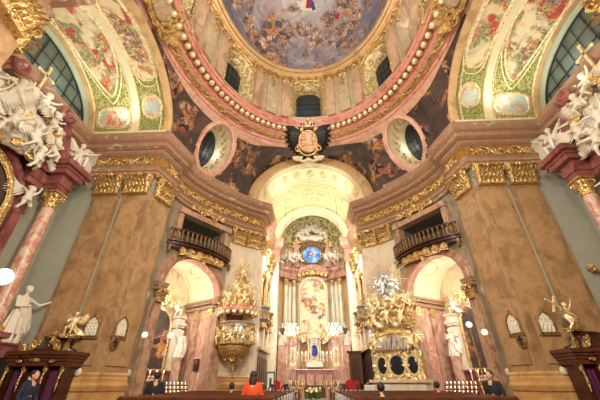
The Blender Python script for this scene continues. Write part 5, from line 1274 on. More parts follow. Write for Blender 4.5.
# ---------------------------------------------------------------- chapel altars
def chapel_altar(s):
    sd = SD[s]; base = mV + nV*(CHD-.02); rz = math.atan2(eV.y, eV.x) if s < 0 else math.atan2(-eV.y, eV.x)
    cx, cy = (base.x if s < 0 else -base.x), base.y; f = 1 if s < 0 else -1       # local +x*f is the choir side
    def W(x, y, z): c, s2 = math.cos(rz), math.sin(rz); return (cx+x*f*c-y*s2, cy+x*f*s2+y*c, z)
    t = thing('chapel_altar', 'altar of the %s chapel with tall dark painting between white piers' % sd, 'altar', (cx, cy, .12), rz)
    b = M(); b.box((0, -.4, .9), (3.9, .8, 1.8)); b.box((0, -.45, 1.85), (4.1, .95, .12)); b.box((0, -.95, .5), (2.4, .7, 1.0)); b.box((0, -.95, 1.03), (2.5, .8, .08)); b.build('base', MAROON, t, False)
    for sg in (-1, 1):
        b = M(); b.box((sg*1.6, -.3, 3.1), (.42, .5, 2.4)); b.box((sg*1.6, -.35, 2.0), (.54, .6, .2)); b.box((sg*1.6, -.35, 4.4), (.56, .64, .14)); b.box((sg*1.6, -.38, 4.55), (.7, .76, .16)); b.box((sg*1.6, -.32, 4.75), (.5, .55, .3)); b.box((sg*1.6, -.36, 4.98), (.66, .7, .12)); b.build('pier', CREAMW, t, False)
    q = [(-1.15, -.12, 1.95), (1.15, -.12, 1.95)] + [(1.15*math.cos(PI*k), -.12, 4.4+1.1*math.sin(PI*k)) for k in lin(0, 1, 16)]
    p = M(); pa = M(); pa.add(q, [tuple(range(len(q)))])
    p = M(); p.tube([(x*1.04, -.16, z) for x, _, z in q], .09, 7, closed=True); p.tube([(x*1.13, -.14, z) for x, _, z in q], .04, 6, closed=True); pa.build('painting', FIG_D, p.build('frame', GOLD, t), False)
    g = M()
    for sg in (-1, 1):
        pts = [(sg*(1.45-.95*k), -.35, 5.1+1.0*k+.3*math.sin(k*PI)) for k in lin(0, 1, 10)]; g.tube(pts, [.16]*11, 7)
        g.tube([(sg*.5+k[0], -.45, 6.1+k[2]) for k in spiral((0, 0), .28, 1.5, 14, PI/2, sg)], .09, 6); g.tube([(sg*1.4+k[0], -.4, 5.2+k[2]) for k in spiral((0, 0), .22, 1.5, 14, PI/2, sg)], .07, 6)
        for a in (.3, .8, 1.2): leaf(g, T(sg*a, -.45, 5.55-.3*a+.2) @ RY(sg*.5), .3, .45, .5)
    sunburst(g, (0, -.3, 6.2), .1, .55, 16, .03, .3, 0); g.build('gable', GOLD, t)
    statue('white_saint', saint(1 if s < 0 else 0, 'saint', WHITE), 'white saint statue on the choir side of the %s chapel altar' % sd, 'statue', W(1.62, -.85, 2.75), rz-f*.5, .82, plinth=(.5, 2.5, PINK))
    statue('white_saint', saint(2, 'saint', WHITE), 'white saint statue on the nave side of the %s chapel altar' % sd, 'statue', W(-1.62, -.85, 2.75), rz+f*.4, .82, plinth=(.5, 2.5, PINK))
    for i, (x, z, v) in enumerate(((1.15, 5.15, 0), (-1.15, 5.15, 1), (.5, 5.9, 1), (0, 5.3, 0))):
        if i < 2: statue('white_angel', nude(v, WHITE), 'white angel on the %s chapel altar gable, %s' % (sd, ('choir-side end', 'nave-side end')[i]), 'sculpture', W(x, -.6, z), rz, .7, .55)
        else: statue('gilt_putto', putto(v, GOLDL), 'gilt putto on the %s chapel altar gable, %s' % (sd, ('upper scroll', 'over the painting')[i-2]), 'sculpture', W(x, -.5, z), rz, .8, .35, GOLDL)
    nm = ['nave-side end', 'second from the nave side', 'middle', 'second from the choir side', 'choir-side end']
    for i in range(5):
        c = thing('altar_candle', 'lit candle in a gilt holder on the %s chapel altar, %s' % (sd, nm[i]), 'candle', W((i-2)*.42*f, -.95, 1.19), rz)
        M().lathe([(.09, 0), (.1, .02), (.03, .06), (.04, .2), (.025, .26), (.06, .34), (.05, .36)], 10).build('holder', GOLD, c)
        M().lathe([(.028, .36), (.028, .72), (0, .73)], 8).build('wax', WAX, c); M().lathe([(0, .73), (.025, .77), (.02, .8), (0, .86)], 8).build('flame', FLAME, c)
    fl = thing('flower_arrangement', 'white flowers on the %s chapel altar' % sd, 'flowers', W(.0, -1.15, 1.19), rz)
    M().lathe([(.1, 0), (.14, .1), (.09, .2), (.12, .24)], 10).build('vase', GOLD, fl); l = M(); r = random.Random(2)
    for k in range(16): a = r.random()*6.28; l.ball((.2*math.cos(a)*r.random(), .16*math.sin(a)*r.random(), .3+.22*r.random()), .055, 6, 5)
    l.build('blossoms', WHITE, fl)
for s in (-1, 1): chapel_altar(s)
X_ch = Matrix(((eV.x, nV.x, 0, mV.x), (eV.y, nV.y, 0, mV.y), (0, 0, 1, 0), (0, 0, 0, 1)))
p = X_ch @ Vector((2.28, 1.45, 2.35)); rzc = math.atan2(nV.y, nV.x)
t = thing('framed_portrait', 'small dark framed portrait on the pink wall of the left chapel', 'picture', tuple(p), rzc+PI if 0 else math.atan2(-nV.y, -nV.x))
M().box((0, -.02, 0), (.46, .05, .62)).build('frame', WOOD, t, False); M().box((0, -.055, 0), (.34, .02, .5)).build('picture', FIG_D, t, False)
p = X_ch @ Vector((2.3, 1.0, 1.75))
t = tag(M().box((0, -.02, 0), (.26, .03, .36)).build('paper_notice', PAPER, None, False), 'white notice on the pink wall of the left chapel', 'notice'); t.location = p; t.rotation_euler = (0, 0, math.atan2(-nV.y, -nV.x))
# tall candle stands with opal globes
def globe_stand(x, y, h, lab, ry=0):
    t = thing('globe_stand', lab, 'lamp', (x, y, 0)); M().lathe([(.18, 0), (.18, .04), (.05, .1), (.025, .3), (.022, h-.16), (.05, h-.12), (.03, h-.1)], 10).build('pole', GOLDD, t)
    M().ball((0, 0, h), .13, 14, 10).build('globe', GLOBEW, t)
for x, y, h, l in ((-7.3, 14.0, 3.2, 'opal globe lamp on a pole left of the left chapel arch'), (-6.3, 14.3, 3.2, 'opal globe lamp on a pole in front of the left chapel altar'),
                   (6.6, 14.0, 3.5, 'opal globe lamp on a pole in front of the right chapel altar'), (7.15, 14.0, 3.2, 'opal globe lamp on a pole at the right jamb of the right chapel')):
    globe_stand(x, y, h, l)
# ---------------------------------------------------------------- coat of arms and arch cartouches
t = thing('coat_of_arms', 'black double-headed eagle with crowned gilt shield at the crown of the choir arch', 'emblem', (-.08, 17.6, H(15.75)), 0, None, .35); t.scale = (1.12, 1.12, 1.12)
b = M()
for sg in (-1, 1):
    for i in range(8):
        a = .55-.27*i; L = 1.25-.06*i; d = Vector((sg*math.cos(a), 0, math.sin(a))); o = Vector((sg*(.45+.02*i), .05, .62-.1*i)); b.tube([o, o+d*L*.6+Vector((0, -.08, 0)), o+d*L], [.14, .24, .05], 6)
    b.tube([(sg*.12, 0, .75), (sg*.2, -.05, 1.1), (sg*.3, -.06, 1.35), (sg*.5, -.1, 1.32)], [.14, .12, .13, .03], 7); b.tube([(sg*.2, 0, -.9), (sg*.35, -.1, -1.3)], [.1, .14], 6)
b.lathe([(0, -1.2), (.35, -1.0), (.5, 0), (.35, .7), (0, .9)], 14, (0, 0, 0), 0, None, 1, .3); b.build('eagle', IRON, t)
b = M(); b.ball((0, -.2, 0), (.55, .14, .72), 18, 12); b.build('shield', PINKP, t)
b = M(); b.tube([(.58*math.cos(a), -.22, .75*math.sin(a)) for a in lin(0, 2*PI, 24)[:-1]], .08, 6, closed=True); b.box((0, -.36, 0), (.05, .06, 1.2)); b.box((0, -.36, .12), (.95, .06, .05)); b.box((0, -.36, -.3), (.8, .06, .05))
for x, z in ((-.25, .35), (.25, .35), (-.25, -.1), (.25, -.1)): b.ball((x, -.36, z), (.11, .05, .14), 7, 5)
for sg in (-1, 1): b.tube([(sg*.72+q[0], -.25, -.5+q[2]) for q in spiral((0, 0), .25, 1.4, 12, PI/2, sg)], .06, 6)
b.tube([(.72*math.cos(a), -.2, -.1+.9*math.sin(a)) for a in lin(PI*1.05, PI*1.95, 14)], .06, 6); b.build('shield_quarters', GOLD, t)
b = M(); b.lathe([(.3, 0), (.34, .1), (.3, .14)], 12, (0, -.15, .95)); 
for k in range(6): a = k*PI/3; b.tube([(.32*math.cos(a), -.15+.32*math.sin(a), 1.08), (.34*math.cos(a), -.15+.34*math.sin(a), 1.35), (0, -.15, 1.6)], [.05, .05, .04], 5)
b.ball((0, -.15, 1.68), .08, 6, 5); b.build('crown', GOLDL, t)
b = M(); b.tube([(-.75, -.15, -1.25), (-.3, -.2, -1.42), (0, -.22, -1.3), (.3, -.2, -1.42), (.75, -.15, -1.25)], [.05, .12, .16, .12, .05], 7); leaf(b, T(0, -.2, -1.3) @ RX(PI), .5, .6, .3)
for sg in (-1, 1):
    for k in range(2): leaf(b, T(sg*(.2+.35*k), -.1, -1.25+.05*k) @ RY(sg*(1.3+.1*k)), .36, .6, .4)
b.build('scroll_spray', CREAM, t)
for s in (-1, 1):
    t = thing('arch_cartouche', 'large gilt scrolled cartouche at the crown of the %s arm arch' % SD[s], 'cartouche', (s*7.5, 8.2, H(17.1)), PI/2 if s < 0 else -PI/2, None, .6)
    cartouche(t, 2.5, 1.8, GOLDD, CREAMD, 'scrolled_frame')
# ---------------------------------------------------------------- high altar
def high_altar():
    y0 = 33.0; t = thing('high_altar', 'tall high altar of pale marble columns around a bright painting in the apse', 'altar', (0, y0, .34))
    zz = lambda z: z-.34
    ped = M(); colpos = [(2.05, .1), (2.85, -.5), (3.75, -1.2)]
    for sg in (-1, 1):
        for x, y in colpos: ped.box((sg*x, y, zz(3.3)), (.8, .9, 3.9)); ped.box((sg*x, y, zz(5.2)), (.92, 1.0, .16)); ped.box((sg*x, y, zz(1.5)), (.95, 1.0, .3))
        ped.box((sg*2.6, .4, zz(3)), (2.4, .6, 5.6))
    pd = ped.build('pedestal', PINK2, t, False)
    for sg in (-1, 1):
        for x, y in colpos:
            g = M(); g.box((sg*x, y-.46, zz(3.6)), (.5, .04, 1.6)); leaf(g, T(sg*x, y-.5, zz(3.0)), .4, .8, .4); leaf(g, T(sg*x, y-.5, zz(3.7)), .36, .6, .4); g.build('gilt_relief', GOLDL, pd)
            g = M(); g.box((sg*x, y-.46, zz(2.1)), (.52, .04, .9)); g.build('inset_panel', REDM, pd, False)
    back = M(); back.box((0, .75, zz(7.5)), (8.2, .3, 13.0)); back.build('back_wall', YEL2, t, False)
    for sg in (-1, 1):
        for x, y in colpos: column(t, sg*x, y, zz(5.3), zz(11.1), .27, COLM, GOLD, .75)
        for x, y in ((2.45, .45), (3.3, .1)): M().box((sg*x, y, zz(8.2)), (.42, .3, 5.6)).build('rear_pilaster', CREAMW, t, False)
    e = M(); path = [(-4.4, -.9), (-4.35, -1.75), (-3.4, -1.75), (-2.5, -.95), (-1.75, -.5), (-1.55, .1), (1.55, .1), (1.75, -.5), (2.5, -.95), (3.4, -1.75), (4.35, -1.75), (4.4, -.9)]
    sweep(e, path, [(-.5, 11.0-.34), (.0, 11.0-.34), (0, 11.35-.34), (-.06, 11.4-.34), (-.06, 11.6-.34), (.1, 11.68-.34), (.3, 11.85-.34), (.34, 12.1-.34), (-.5, 12.15-.34)])
    e2 = M()
    for (a, b_) in ((path[1], path[3]), (path[8], path[10])): pass
    e.build('entablature', REDM, t)
    e = M()
    for i, dd in enumerate((0, .14, .3)):
        pts = [(x, -.35-.1*i, zz(11.55+.17*i+.62*max(0, math.cos(x/1.75*PI/2)))) for x in lin(-1.75, 1.75, 16)]; e.tube(pts, .15, 6)
    e.build('arched_gable', REDM, t)
    g = M(); g.ball((0, -.6, zz(11.75)), (.45, .15, .4), 12, 8)
    for sg in (-1, 1):
        g.tube([(sg*.6+q[0], -.6, zz(11.7)+q[2]) for q in spiral((0, 0), .3, 1.5, 12, PI/2, sg)], .07, 6)
        for k in range(3): leaf(g, T(sg*(.5+.4*k), -.6, zz(11.55-.15*k)) @ RY(sg*.6), .35, .5, .5)
    g.build('gable_cartouche', GOLD, t)
    # painting
    def arch(hw, z0, zs, d, n=18): return [(-hw, d, z0), (hw, d, z0)] + [(hw*math.cos(PI*k), d, zs+hw*math.sin(PI*k)) for k in lin(0, 1, n)]
    q = arch(1.25, zz(5.9), zz(9.95), .12); p = M(); p.add(q, [tuple(range(len(q)))]); pa = p
    p = M(); p.tube(arch(1.33, zz(5.8), zz(9.95), .05), .1, 7, closed=True); fr = p.build('frame', GOLDL, t); pa.build('painting', FIG_A, fr, False); M().tube(arch(1.5, zz(5.7), zz(9.95), .1), .1, 6, closed=True).build('outer_glow_moulding', WHITE, fr)  # white outer moulding stands in for bright light around the painting
    # lower centre: gilt swags and tabernacle temple
    g = M(); rr = random.Random(4)
    for k in range(34):
        a = rr.random()*PI; x = 1.5*math.cos(a)*rr.random()**.5; z = zz(5.0+1.0*math.sin(a)*rr.random()); leaf(g, T(x, -.45-.2*rr.random(), z) @ RY(rr.random()*6), .4, .6, .5)
        if k % 2: g.tube([(x+q_[0], -.6, z+q_[2]) for q_ in spiral((0, 0), .28, 1.4, 10, rr.random()*6, rr.choice((-1, 1)))], .06, 6)
    sunburst(g, (0, -.5, zz(5.5)), .1, 1.5, 30, .04, .4, 0); g.build('gilt_spray', GOLDL, t)
    tb = M(); tb.box((0, -1.0, zz(2.9)), (1.5, .9, .5)); tb.lathe([(.66, 0), (.66, .1), (.5, .15), (.5, 1.9), (.68, 1.96), (.7, 2.1), (.5, 2.25), (.34, 2.5), (.1, 2.75)], 16, (0, -1.0, zz(3.1)), 0, None, 1, .7)
    for x in (-.55, -.3, .3, .55): tb.lathe([(.07, 0), (.06, 1.85)], 8, (x, -1.5, zz(3.15)))
    tb.build('tabernacle', WHITE, t)
    g = M(); g.tube([(.42*math.cos(a), -1.45, zz(4.15)+.8*math.sin(a)) for a in lin(0, 2*PI, 20)[:-1]], .05, 6, closed=True)
    for x in (-.55, -.3, .3, .55): g.ball((x, -1.5, zz(5.02)), .1, 7, 5); g.ball((x, -1.5, zz(3.2)), .09, 7, 5)
    for sg in (-1, 1): g.tube([(sg*.8+q_[0], -1.2, zz(3.7)+q_[2]) for q_ in spiral((0, 0), .26, 1.5, 12, PI/2, sg)], .06, 6); leaf(g, T(sg*.8, -1.2, zz(3.0)), .35, .6, .5); leaf(g, T(sg*.5, -1.3, zz(5.2)) @ RY(sg*.5), .3, .5, .5)
    g.build('tabernacle_gilding', GOLDL, t)
    o = meshobj('madonna_figure', saint(2, 'saint', BLUEC), t, label='small blue-robed figure in the tabernacle'); o.location = (0, -1.6, zz(3.6)); o.scale = (.56,)*3
    # attic: octagonal blue window, clouds and canopy
    q = [(1.12*math.cos(a+PI/8), -.3, zz(13.85)+1.05*math.sin(a+PI/8)) for a in lin(0, 2*PI, 8)[:-1]]; p = M(); p.add(q, [tuple(range(8))]); p.build('attic_painting', BLUEW, t, False)
    p = M(); p.tube([(x*1.06, -.36, zz(13.85)+(z-zz(13.85))*1.06) for x, _, z in q], .1, 7, closed=True); p.tube([(x*1.22, -.3, zz(13.85)+(z-zz(13.85))*1.25) for x, _, z in q], .08, 6, closed=True); p.build('attic_frame', BRONZ, t)
    a_ = M()
    for sg in (-1, 1):
        a_.box((sg*1.75, .05, zz(13.6)), (.55, .5, 2.3)); a_.box((sg*1.75, 0, zz(14.85)), (.8, .75, .25)); a_.tube([(sg*(1.9+.9*k), -.1, zz(14.2-1.6*k**.6)) for k in lin(0, 1, 10)], [.3*(1-.4*k) for k in lin(0, 1, 10)], 7)
        a_.tube([(sg*2.75+q_[0], -.2, zz(12.85)+q_[2]) for q_ in spiral((0, 0), .38, 1.5, 14, PI/2, sg)], .12, 6)
    a_.tube([(1.9*math.cos(PI*k), -.05, zz(15.0)+.75*math.sin(PI*k)) for k in lin(0, 1, 16)], .24, 7); a_.build('attic', REDM, t)
    g = M()
    for k in range(11):
        a = PI*k/10; g.ball((1.75*math.cos(a), -.35, zz(15.0)+.65*math.sin(a)), .16, 8, 6); leaf(g, T(1.9*math.cos(a), -.3, zz(15.0)+.85*math.sin(a)) @ RY(PI/2-a), .4, .5, .5)
    g.build('attic_gilding', GOLD, t)
    pts = [(1.6*math.cos(a)*rr.random(), -.3-.2*rr.random(), 15.7-.34+.35*rr.random(), .16+.14*rr.random()) for a in lin(0, 6.2, 22)]
    meshobj('stucco_cloud', cloud_mesh(pts, WHITE, 'stucco_cloud'), t)
    an = [(-2.55, -.5, 12.9, 1, -.4, 1.0, 'left of the octagonal picture'), (2.55, -.5, 12.9, 0, .4, 1.0, 'right of the octagonal picture'), (-1.5, -.5, 13.0, 0, -.2, .9, 'inner left of the octagonal picture'), (1.5, -.5, 13.0, 1, .2, .9, 'inner right of the octagonal picture'),
          (-1.5, -.5, 15.75, 0, -.5, .9, 'upper left end of the crowning arch'), (1.5, -.5, 15.75, 1, .5, .9, 'upper right end of the crowning arch'), (-.7, -.6, 16.2, 1, -.2, .8, 'left of the crowning cloud'), (.7, -.6, 16.2, 0, .2, .8, 'right of the crowning cloud'), (0, -.6, 16.5, 0, 0, .9, 'topmost on the crowning cloud'), (-3.6, -1.2, 12.55, 1, -.5, .9, 'far left on the entablature'), (3.6, -1.2, 12.55, 0, .5, .9, 'far right on the entablature')]
    for x, y, z, v, r_, sc_, lab in an: statue('white_angel', nude(v, WHITE), 'white angel of the high altar, %s' % lab, 'sculpture', (x, y0+y, z), r_, sc_, .7)
    for sg in (-1, 1):
        statue('white_saint', saint(0 if sg < 0 else 1, 'saint', WHITE), 'white statue %s of the tabernacle under the chandelier' % ('left', 'right')[sg > 0], 'statue', (sg*3.0, 30.7, 4.35), -sg*.3, .82, plinth=(.75, 4.0, REDM))
        d = M(); 
        # side altar doorway screens
        k = thing('choir_screen', 'salmon marble screen with dark doorway %s of the high altar table' % ('left', 'right')[sg > 0], 'screen', (sg*3.1, 30.2, .34)) if 0 else None
    # mensa and steps
    m_ = thing('altar_table', 'wide red-brown altar table with a white cloth before the high altar', 'altar', (0, 31.2, .34))
    M().box((0, 0, .28), (6.4, 2.2, .56)).build('steps', REDM, m_, False); b = M(); b.box((0, .1, 1.25), (3.3, .9, 1.4)); b.box((0, .1, 2.0), (3.5, 1.0, .12)); b.build('table', MAROON, m_, False)
    M().box((0, .06, 2.085), (3.54, 1.06, .045)).build('altar_cloth', PAPER, m_, False)
    b = M()
    for x in (-1.2, -.4, .4, 1.2): b.box((x, -.37, 1.25), (.6, .05, .9))
    b.build('front_panels', REDM, m_, False)


high_altar()
nm6 = ['outermost on the pulpit side', 'second on the pulpit side', 'beside the tabernacle, pulpit side', 'beside the tabernacle, monument side', 'second on the monument side', 'outermost on the monument side']
for i, x in enumerate((-1.55, -1.15, -.8, .8, 1.15, 1.55)):
    c = thing('tall_candlestick', 'tall candle on the high altar table, %s' % nm6[i], 'candlestick', (x, 31.35, 2.45))
    M().lathe([(.12, 0), (.13, .03), (.04, .1), (.06, .3), (.03, .4), (.05, .6), (.09, .66)], 10).build('holder', GOLD, c); M().lathe([(.035, .66), (.035, 1.25), (0, 1.26)], 8).build('wax', WAX, c); M().lathe([(0, 1.26), (.035, 1.32), (.02, 1.4), (0, 1.46)], 8).build('flame', FLAME, c)
# freestanding altar, rails, lectern, pulpit desk, sign, chairs
t = thing('peoples_altar', 'long narrow brown altar table at the front of the choir', 'table', (0, 25.5, .34)); M().box((0, 0, .86), (2.6, .9, .12)).build('table_top', WOODR, t, False)
for x in (-1.1, 1.1): M().box((x, 0, .4), (.24, .7, .8)).build('leg', WOODR, t, False)
M().box((0, -.1, .46), (1.5, .1, .6)).build('front_panel', WOODR, t, False)
for sg in (-1, 1):
    t = thing('communion_rail', '%s marble communion rail with turned balusters before the choir' % ('left', 'right')[sg > 0], 'railing', (sg*2.35, 21.6, 0))
    M().box((0, 0, .98), (2.7, .3, .12)).build('top_rail', CREAMW, t, False); M().box((0, 0, .15), (2.7, .34, .3)).build('bottom_rail', CREAMW, t, False)
    bmesh_ = M().lathe(balus(.62, .09), 10).mesh('baluster', BRONZ)
    for k in range(9): o = meshobj('baluster', bmesh_, t); o.location = (-1.2+.3*k, 0, .3)
    for k, x in enumerate((.62, 1.02)):
        q = thing('gate_candelabrum', 'branched candelabrum at the %s rail opening, %s' % (('left', 'right')[sg > 0], ('inner', 'outer')[k]), 'candelabrum', (sg*(x+.2), 20.6, 0))
        M().lathe([(.16, 0), (.16, .05), (.04, .12), (.03, .9), (.06, .98), (.03, 1.05), (.03, 1.5)], 10).build('stem', GOLDD, q)
        b = M()
        for a in range(6): c_, s_ = math.cos(a*PI/3), math.sin(a*PI/3); b.tube([(0, 0, 1.2), (.14*c_, .14*s_, 1.1), (.26*c_, .26*s_, 1.25), (.26*c_, .26*s_, 1.36)], .018, 5); b.lathe([(.02, 1.36), (.02, 1.56)], 6, (.26*c_, .26*s_, 0))
        b.build('branches', GOLDL, q)
t = thing('wooden_lectern_booth', 'tall dark brown wooden booth at the right side of the choir', 'booth', (3.15, 25.9, .34), -.3)
M().box((0, 0, 1.5), (.95, .8, 3.0)).build('case', WOODR, t, False); M().box((0, 0, 3.05), (1.15, 1.0, .14)).build('cornice', WOOD, t, False); M().box((0, -.42, 1.5), (.6, .05, 2.3)).build('door_panel', WOOD, t, False)
t = thing('notice_banner', 'upright green-bordered white notice board left of the altar rail', 'sign', (-2.55, 20.4, 0))
M().box((0, 0, 1.35), (.5, .05, 1.25)).build('border', GREENP, t, False); M().box((0, -.03, 1.35), (.36, .02, 1.08)).build('sheet', PAPER, t, False); M().box((0, 0, .36), (.06, .05, .72)).box((0, 0, .03), (.4, .3, .05)).build('stand', IRON, t, False)
M().box((0, -.045, 1.45), (.13, .012, .4)).build('picture', FIG_D, t, False)
for i, (x, y) in enumerate(((2.2, 23.6), (2.75, 24.6), (-2.5, 23.8))):
    t = thing('red_chair', 'red upholstered chair in the choir, %s' % ('right of the altar, nearer', 'right of the altar, beside the booth', 'left of the altar')[i], 'chair', (x, y, .34), PI/2*(-.3 if x > 0 else .3))
    M().box((0, 0, .46), (.55, .5, .12)).build('seat', REDC, t, False); b = M(); b.prism([(-.26, .5), (.26, .5), (.28, 1.05), (.15, 1.22), (-.15, 1.22), (-.28, 1.05)], .2, .28); b.build('backrest', REDC, t, False)
    for a in (-.24, .24):
        for c_ in (-.2, .22): M().box((a, c_, .21), (.05, .05, .42)).build('leg', WOOD, t, False)
t = thing('flower_bouquet', 'yellow-green flower bouquet on the floor at the aisle in front of the altar', 'flowers', (-.05, 16.2, 0))
M().lathe([(.14, 0), (.16, .3), (.1, .6), (.16, .78)], 12).build('vase', GOLDD, t); l = M(); f = M(); r = random.Random(8)
for k in range(26): a = r.random()*6.28; q = .38*r.random()**.5; leaf(l, T(q*math.cos(a), q*math.sin(a), .8) @ RZ(a), .16, .32, .3)
for k in range(24): a = r.random()*6.28; q = .36*r.random()**.5; f.ball((q*math.cos(a), q*math.sin(a), 1.05+.14*r.random()), .055, 6, 5)
l.build('foliage', GREENP, t); f.build('blossoms', GOLDL, t)
# chandeliers over the choir steps, hanging oil lamps
def chandelier(x, y, z, lab):
    t = thing('crystal_chandelier', lab, 'chandelier', (x, y, z)); t.scale = (.72, .72, .8); M().tube([(0, 0, .7), (0, 0, 15.0)], .02, 5).build('chain', IRON, t)
    b = M().lathe([(0, -.5), (.08, -.42), (.05, -.3), (.14, -.1), (.06, .1), (.12, .3), (.05, .6), (0, .7)], 10)
    for r_, zz_, n in ((.85, 0, 10), (.5, .35, 7)):
        for k in range(n):
            a = 2*PI*k/n; c, s_ = math.cos(a), math.sin(a); b.tube([(0, 0, zz_-.1), (.5*r_*c, .5*r_*s_, zz_-.22), (r_*c, r_*s_, zz_), (r_*c, r_*s_, zz_+.12)], .022, 5)
    b.build('frame', GOLDL, t)
    u_ = M().lathe([(0, .1), (.035, .15), (.03, .24), (0, .3)], 6).mesh('candle_bulb', BULB); d_ = M().tube([(0, 0, 0), (0, 0, -.32)], .008, 4)
    for q in (.05, .16, .27): d_.ball((0, 0, -q), (.03, .03, .05), 5, 4)
    d_ = d_.mesh('crystal_strand', WHITE)
    for r_, zz_, n in ((.85, 0, 10), (.5, .35, 7)):
        for k in range(n):
            a = 2*PI*k/n; c, s_ = math.cos(a), math.sin(a); meshobj('candle_bulb', u_, t).location = (r_*c, r_*s_, zz_); meshobj('crystal_strand', d_, t).location = (r_*c, r_*s_, zz_); meshobj('crystal_strand', d_, t).location = (r_*.6*c, r_*.6*s_, zz_-.2)
    lamp('POINT', 'chandelier_light', (x, y-.0, z-.35), 130, (1, .95, .86), .3)
chandelier(-1.85, 27.0, 5.15, 'lit crystal chandelier left of the high altar painting'); chandelier(1.6, 27.0, 5.15, 'lit crystal chandelier right of the high altar painting')
for sg in (-1, 1):
    t = thing('hanging_lamp', 'dark hanging sanctuary lamp on the %s outer side of the chandeliers' % ('left', 'right')[sg > 0], 'lamp', (sg*2.45+(0), 25.6, 5.0))
    M().tube([(0, 0, .5), (0, 0, 12.4)], .018, 5).build('chain', IRON, t); M().lathe([(0, -.42), (.06, -.36), (.22, -.12), (.3, .05), (.24, .12), (.1, .25), (.05, .5)], 14).build('bowl', SILVD, t)
# oratory boxes in the choir walls
def choir_box(s, y, z, i):
    t = thing('choir_oratory_box', 'gilded oratory box on the %s choir wall, %s' % (SD[s], ('nearer lower', 'farther lower', 'nearer upper')[i]), 'balcony', (s*3.88, y, z), SDR[s])
    b = M(); b.lathe([(.02, -.75), (.15, -.6), (.35, -.3), (.75, 0), (.8, .08), (.72, .14), (.72, .75), (.82, .8), (.82, .9), (0, .9)], 18, (0, 0, 0), 0, None, 1, .85, 0, 9, PI, 2*PI); b.build('parapet', SILVD if i == 0 else BRONZ, t)
    b = M()
    for k in range(7):
        a = PI+PI*(k+.5)/7; X = T(.74*math.cos(a), .62*math.sin(a), .15) @ RZ(a+PI/2); leaf(b, X, .26, .5, .5); b.ball(X @ Vector((0, -.05, -.1)), .08, 6, 5)
        leaf(b, T(.5*math.cos(a), .4*math.sin(a), -.15) @ RZ(a+PI/2) @ RX(PI-.6), .3, .5, .3)
    b.build('gilding', GOLD, t)
    b = M(); b.box((0, 0, 2.0), (1.3, .12, 2.2)); b.build('opening', GLASSD, t, False)
    b = M(); b.tube([(-.7, -.1, .9), (-.72, -.1, 2.6), (-.4, -.14, 3.2), (0, -.16, 3.4), (.4, -.14, 3.2), (.72, -.1, 2.6), (.7, -.1, .9)], .1, 6)
    for sg in (-1, 1): b.tube([(sg*.5+q[0], -.2, 3.3+q[2]) for q in spiral((0, 0), .3, 1.4, 12, PI/2, sg)], .07, 6); leaf(b, T(sg*.75, -.15, 1.1), .3, .7, .5)
    leaf(b, T(0, -.2, 3.2), .5, .7, .5); b.build('surround', GOLD, t)

for s in (-1, 1):
    choir_box(s, 23.35, 5.3, 0); choir_box(s, 25.6, 5.3, 1)
    # carved stalls under the boxes
    t = thing('choir_stall', 'dark carved stall with gilt trim along the %s choir wall' % SD[s], 'stall', (s*3.55, 24.4, .34), SDR[s])
    M().box((0, 0, .5), (4.6, .6, 1.0)).build('seat', WOOD, t, False); M().box((0, .22, 1.5), (4.6, .12, 3.0)).build('back', WOODR, t, False); M().box((0, .15, 3.05), (4.8, .4, .14)).build('cornice', GOLDD, t, False)
    b = M()
    for k in range(5): b.box((-1.84+.92*k, .13, 1.75), (.62, .05, 1.7))
    b.build('panels', WOOD, t, False)
# ---------------------------------------------------------------- pews
def pew(x0, x1, y, z, lab, grp):
    L = x1-x0; t = thing('church_pew', lab, 'pew', ((x0+x1)/2, y, 0), 0, grp)
    b = M(); b.box((0, .42, z-.28), (L, .05, .56)); b.build('backrest', WOOD, t, False); M().box((0, .4, z), (L+.02, .12, .06)).build('top_rail', WOODR, t, False)  # lighter rail over darker back paints light along the pew tops
    M().box((0, .2, .44), (L, .42, .05)).build('seat', WOODR, t, False); M().box((0, -.32, .5), (L, .1, .9)).build('kneeler_front', WOOD, t, False) if False else None
    for sg in (-1, 1):
        e = M(); e.prism([(-.12, 0), (.5, 0), (.5, z-.1), (.42, z+.04), (.3, z-.02), (.22, z-.3), (.05, .62), (-.12, .56)], -.035, .035, 0, T(sg*L/2, 0, 0) @ RZ(PI/2)); e.build('end_panel', WOOD, t, False)
rows = [8.6, 9.6, 10.6, 11.6, 12.6, 13.6, 14.6, 15.6]
ordn = ['first', 'second', 'third', 'fourth', 'fifth', 'sixth', 'seventh', 'last']
for i, y in enumerate(rows):
    for s in (-1, 1):
        x0, x1 = (.95, 4.9) if y < 12.5 else (.95, 5.6)
        pew(min(s*x0, s*x1), max(s*x0, s*x1), y, 1.08, 'dark wooden pew on the %s of the aisle, %s row from the camera' % (SD[s], ordn[i]), 'nave pews')
def ornate_chair(x, y, rz, lab):
    t = thing('carved_chair', lab, 'chair', (x, y, 0), rz)
    M().box((0, 0, .46), (.5, .48, .09)).build('seat', REDC, t, False)
    b = M(); b.tube([(-.22, .24, .5), (-.24, .26, .95), (-.16, .27, 1.2), (0, .27, 1.28), (.16, .27, 1.2), (.24, .26, .95), (.22, .24, .5)], .035, 6); b.tube([(0, .25, .5), (0, .27, 1.25)], .05, 6)
    for z in (.7, .95): b.tube([(-.23, .25, z), (.23, .25, z)], .025, 6)
    b.ball((0, .26, 1.3), (.09, .04, .06), 8, 5); b.build('backrest', WOOD, t)
    for a in (-.21, .21):
        for c in (-.2, .22): M().lathe([(.03, 0), (.02, .1), (.03, .3), (.025, .42)], 8, (a, c, 0)).build('leg', WOOD, t)
for k, x in enumerate((1.5, 2.15, 2.8, 3.45)):
    for s in (-1, 1): ornate_chair(s*x, 18.3, PI, 'dark carved chair in a row before the communion rail, %s from the aisle, %s' % (('first', 'second', 'third', 'fourth')[k], ('left side', 'right side')[s > 0]))
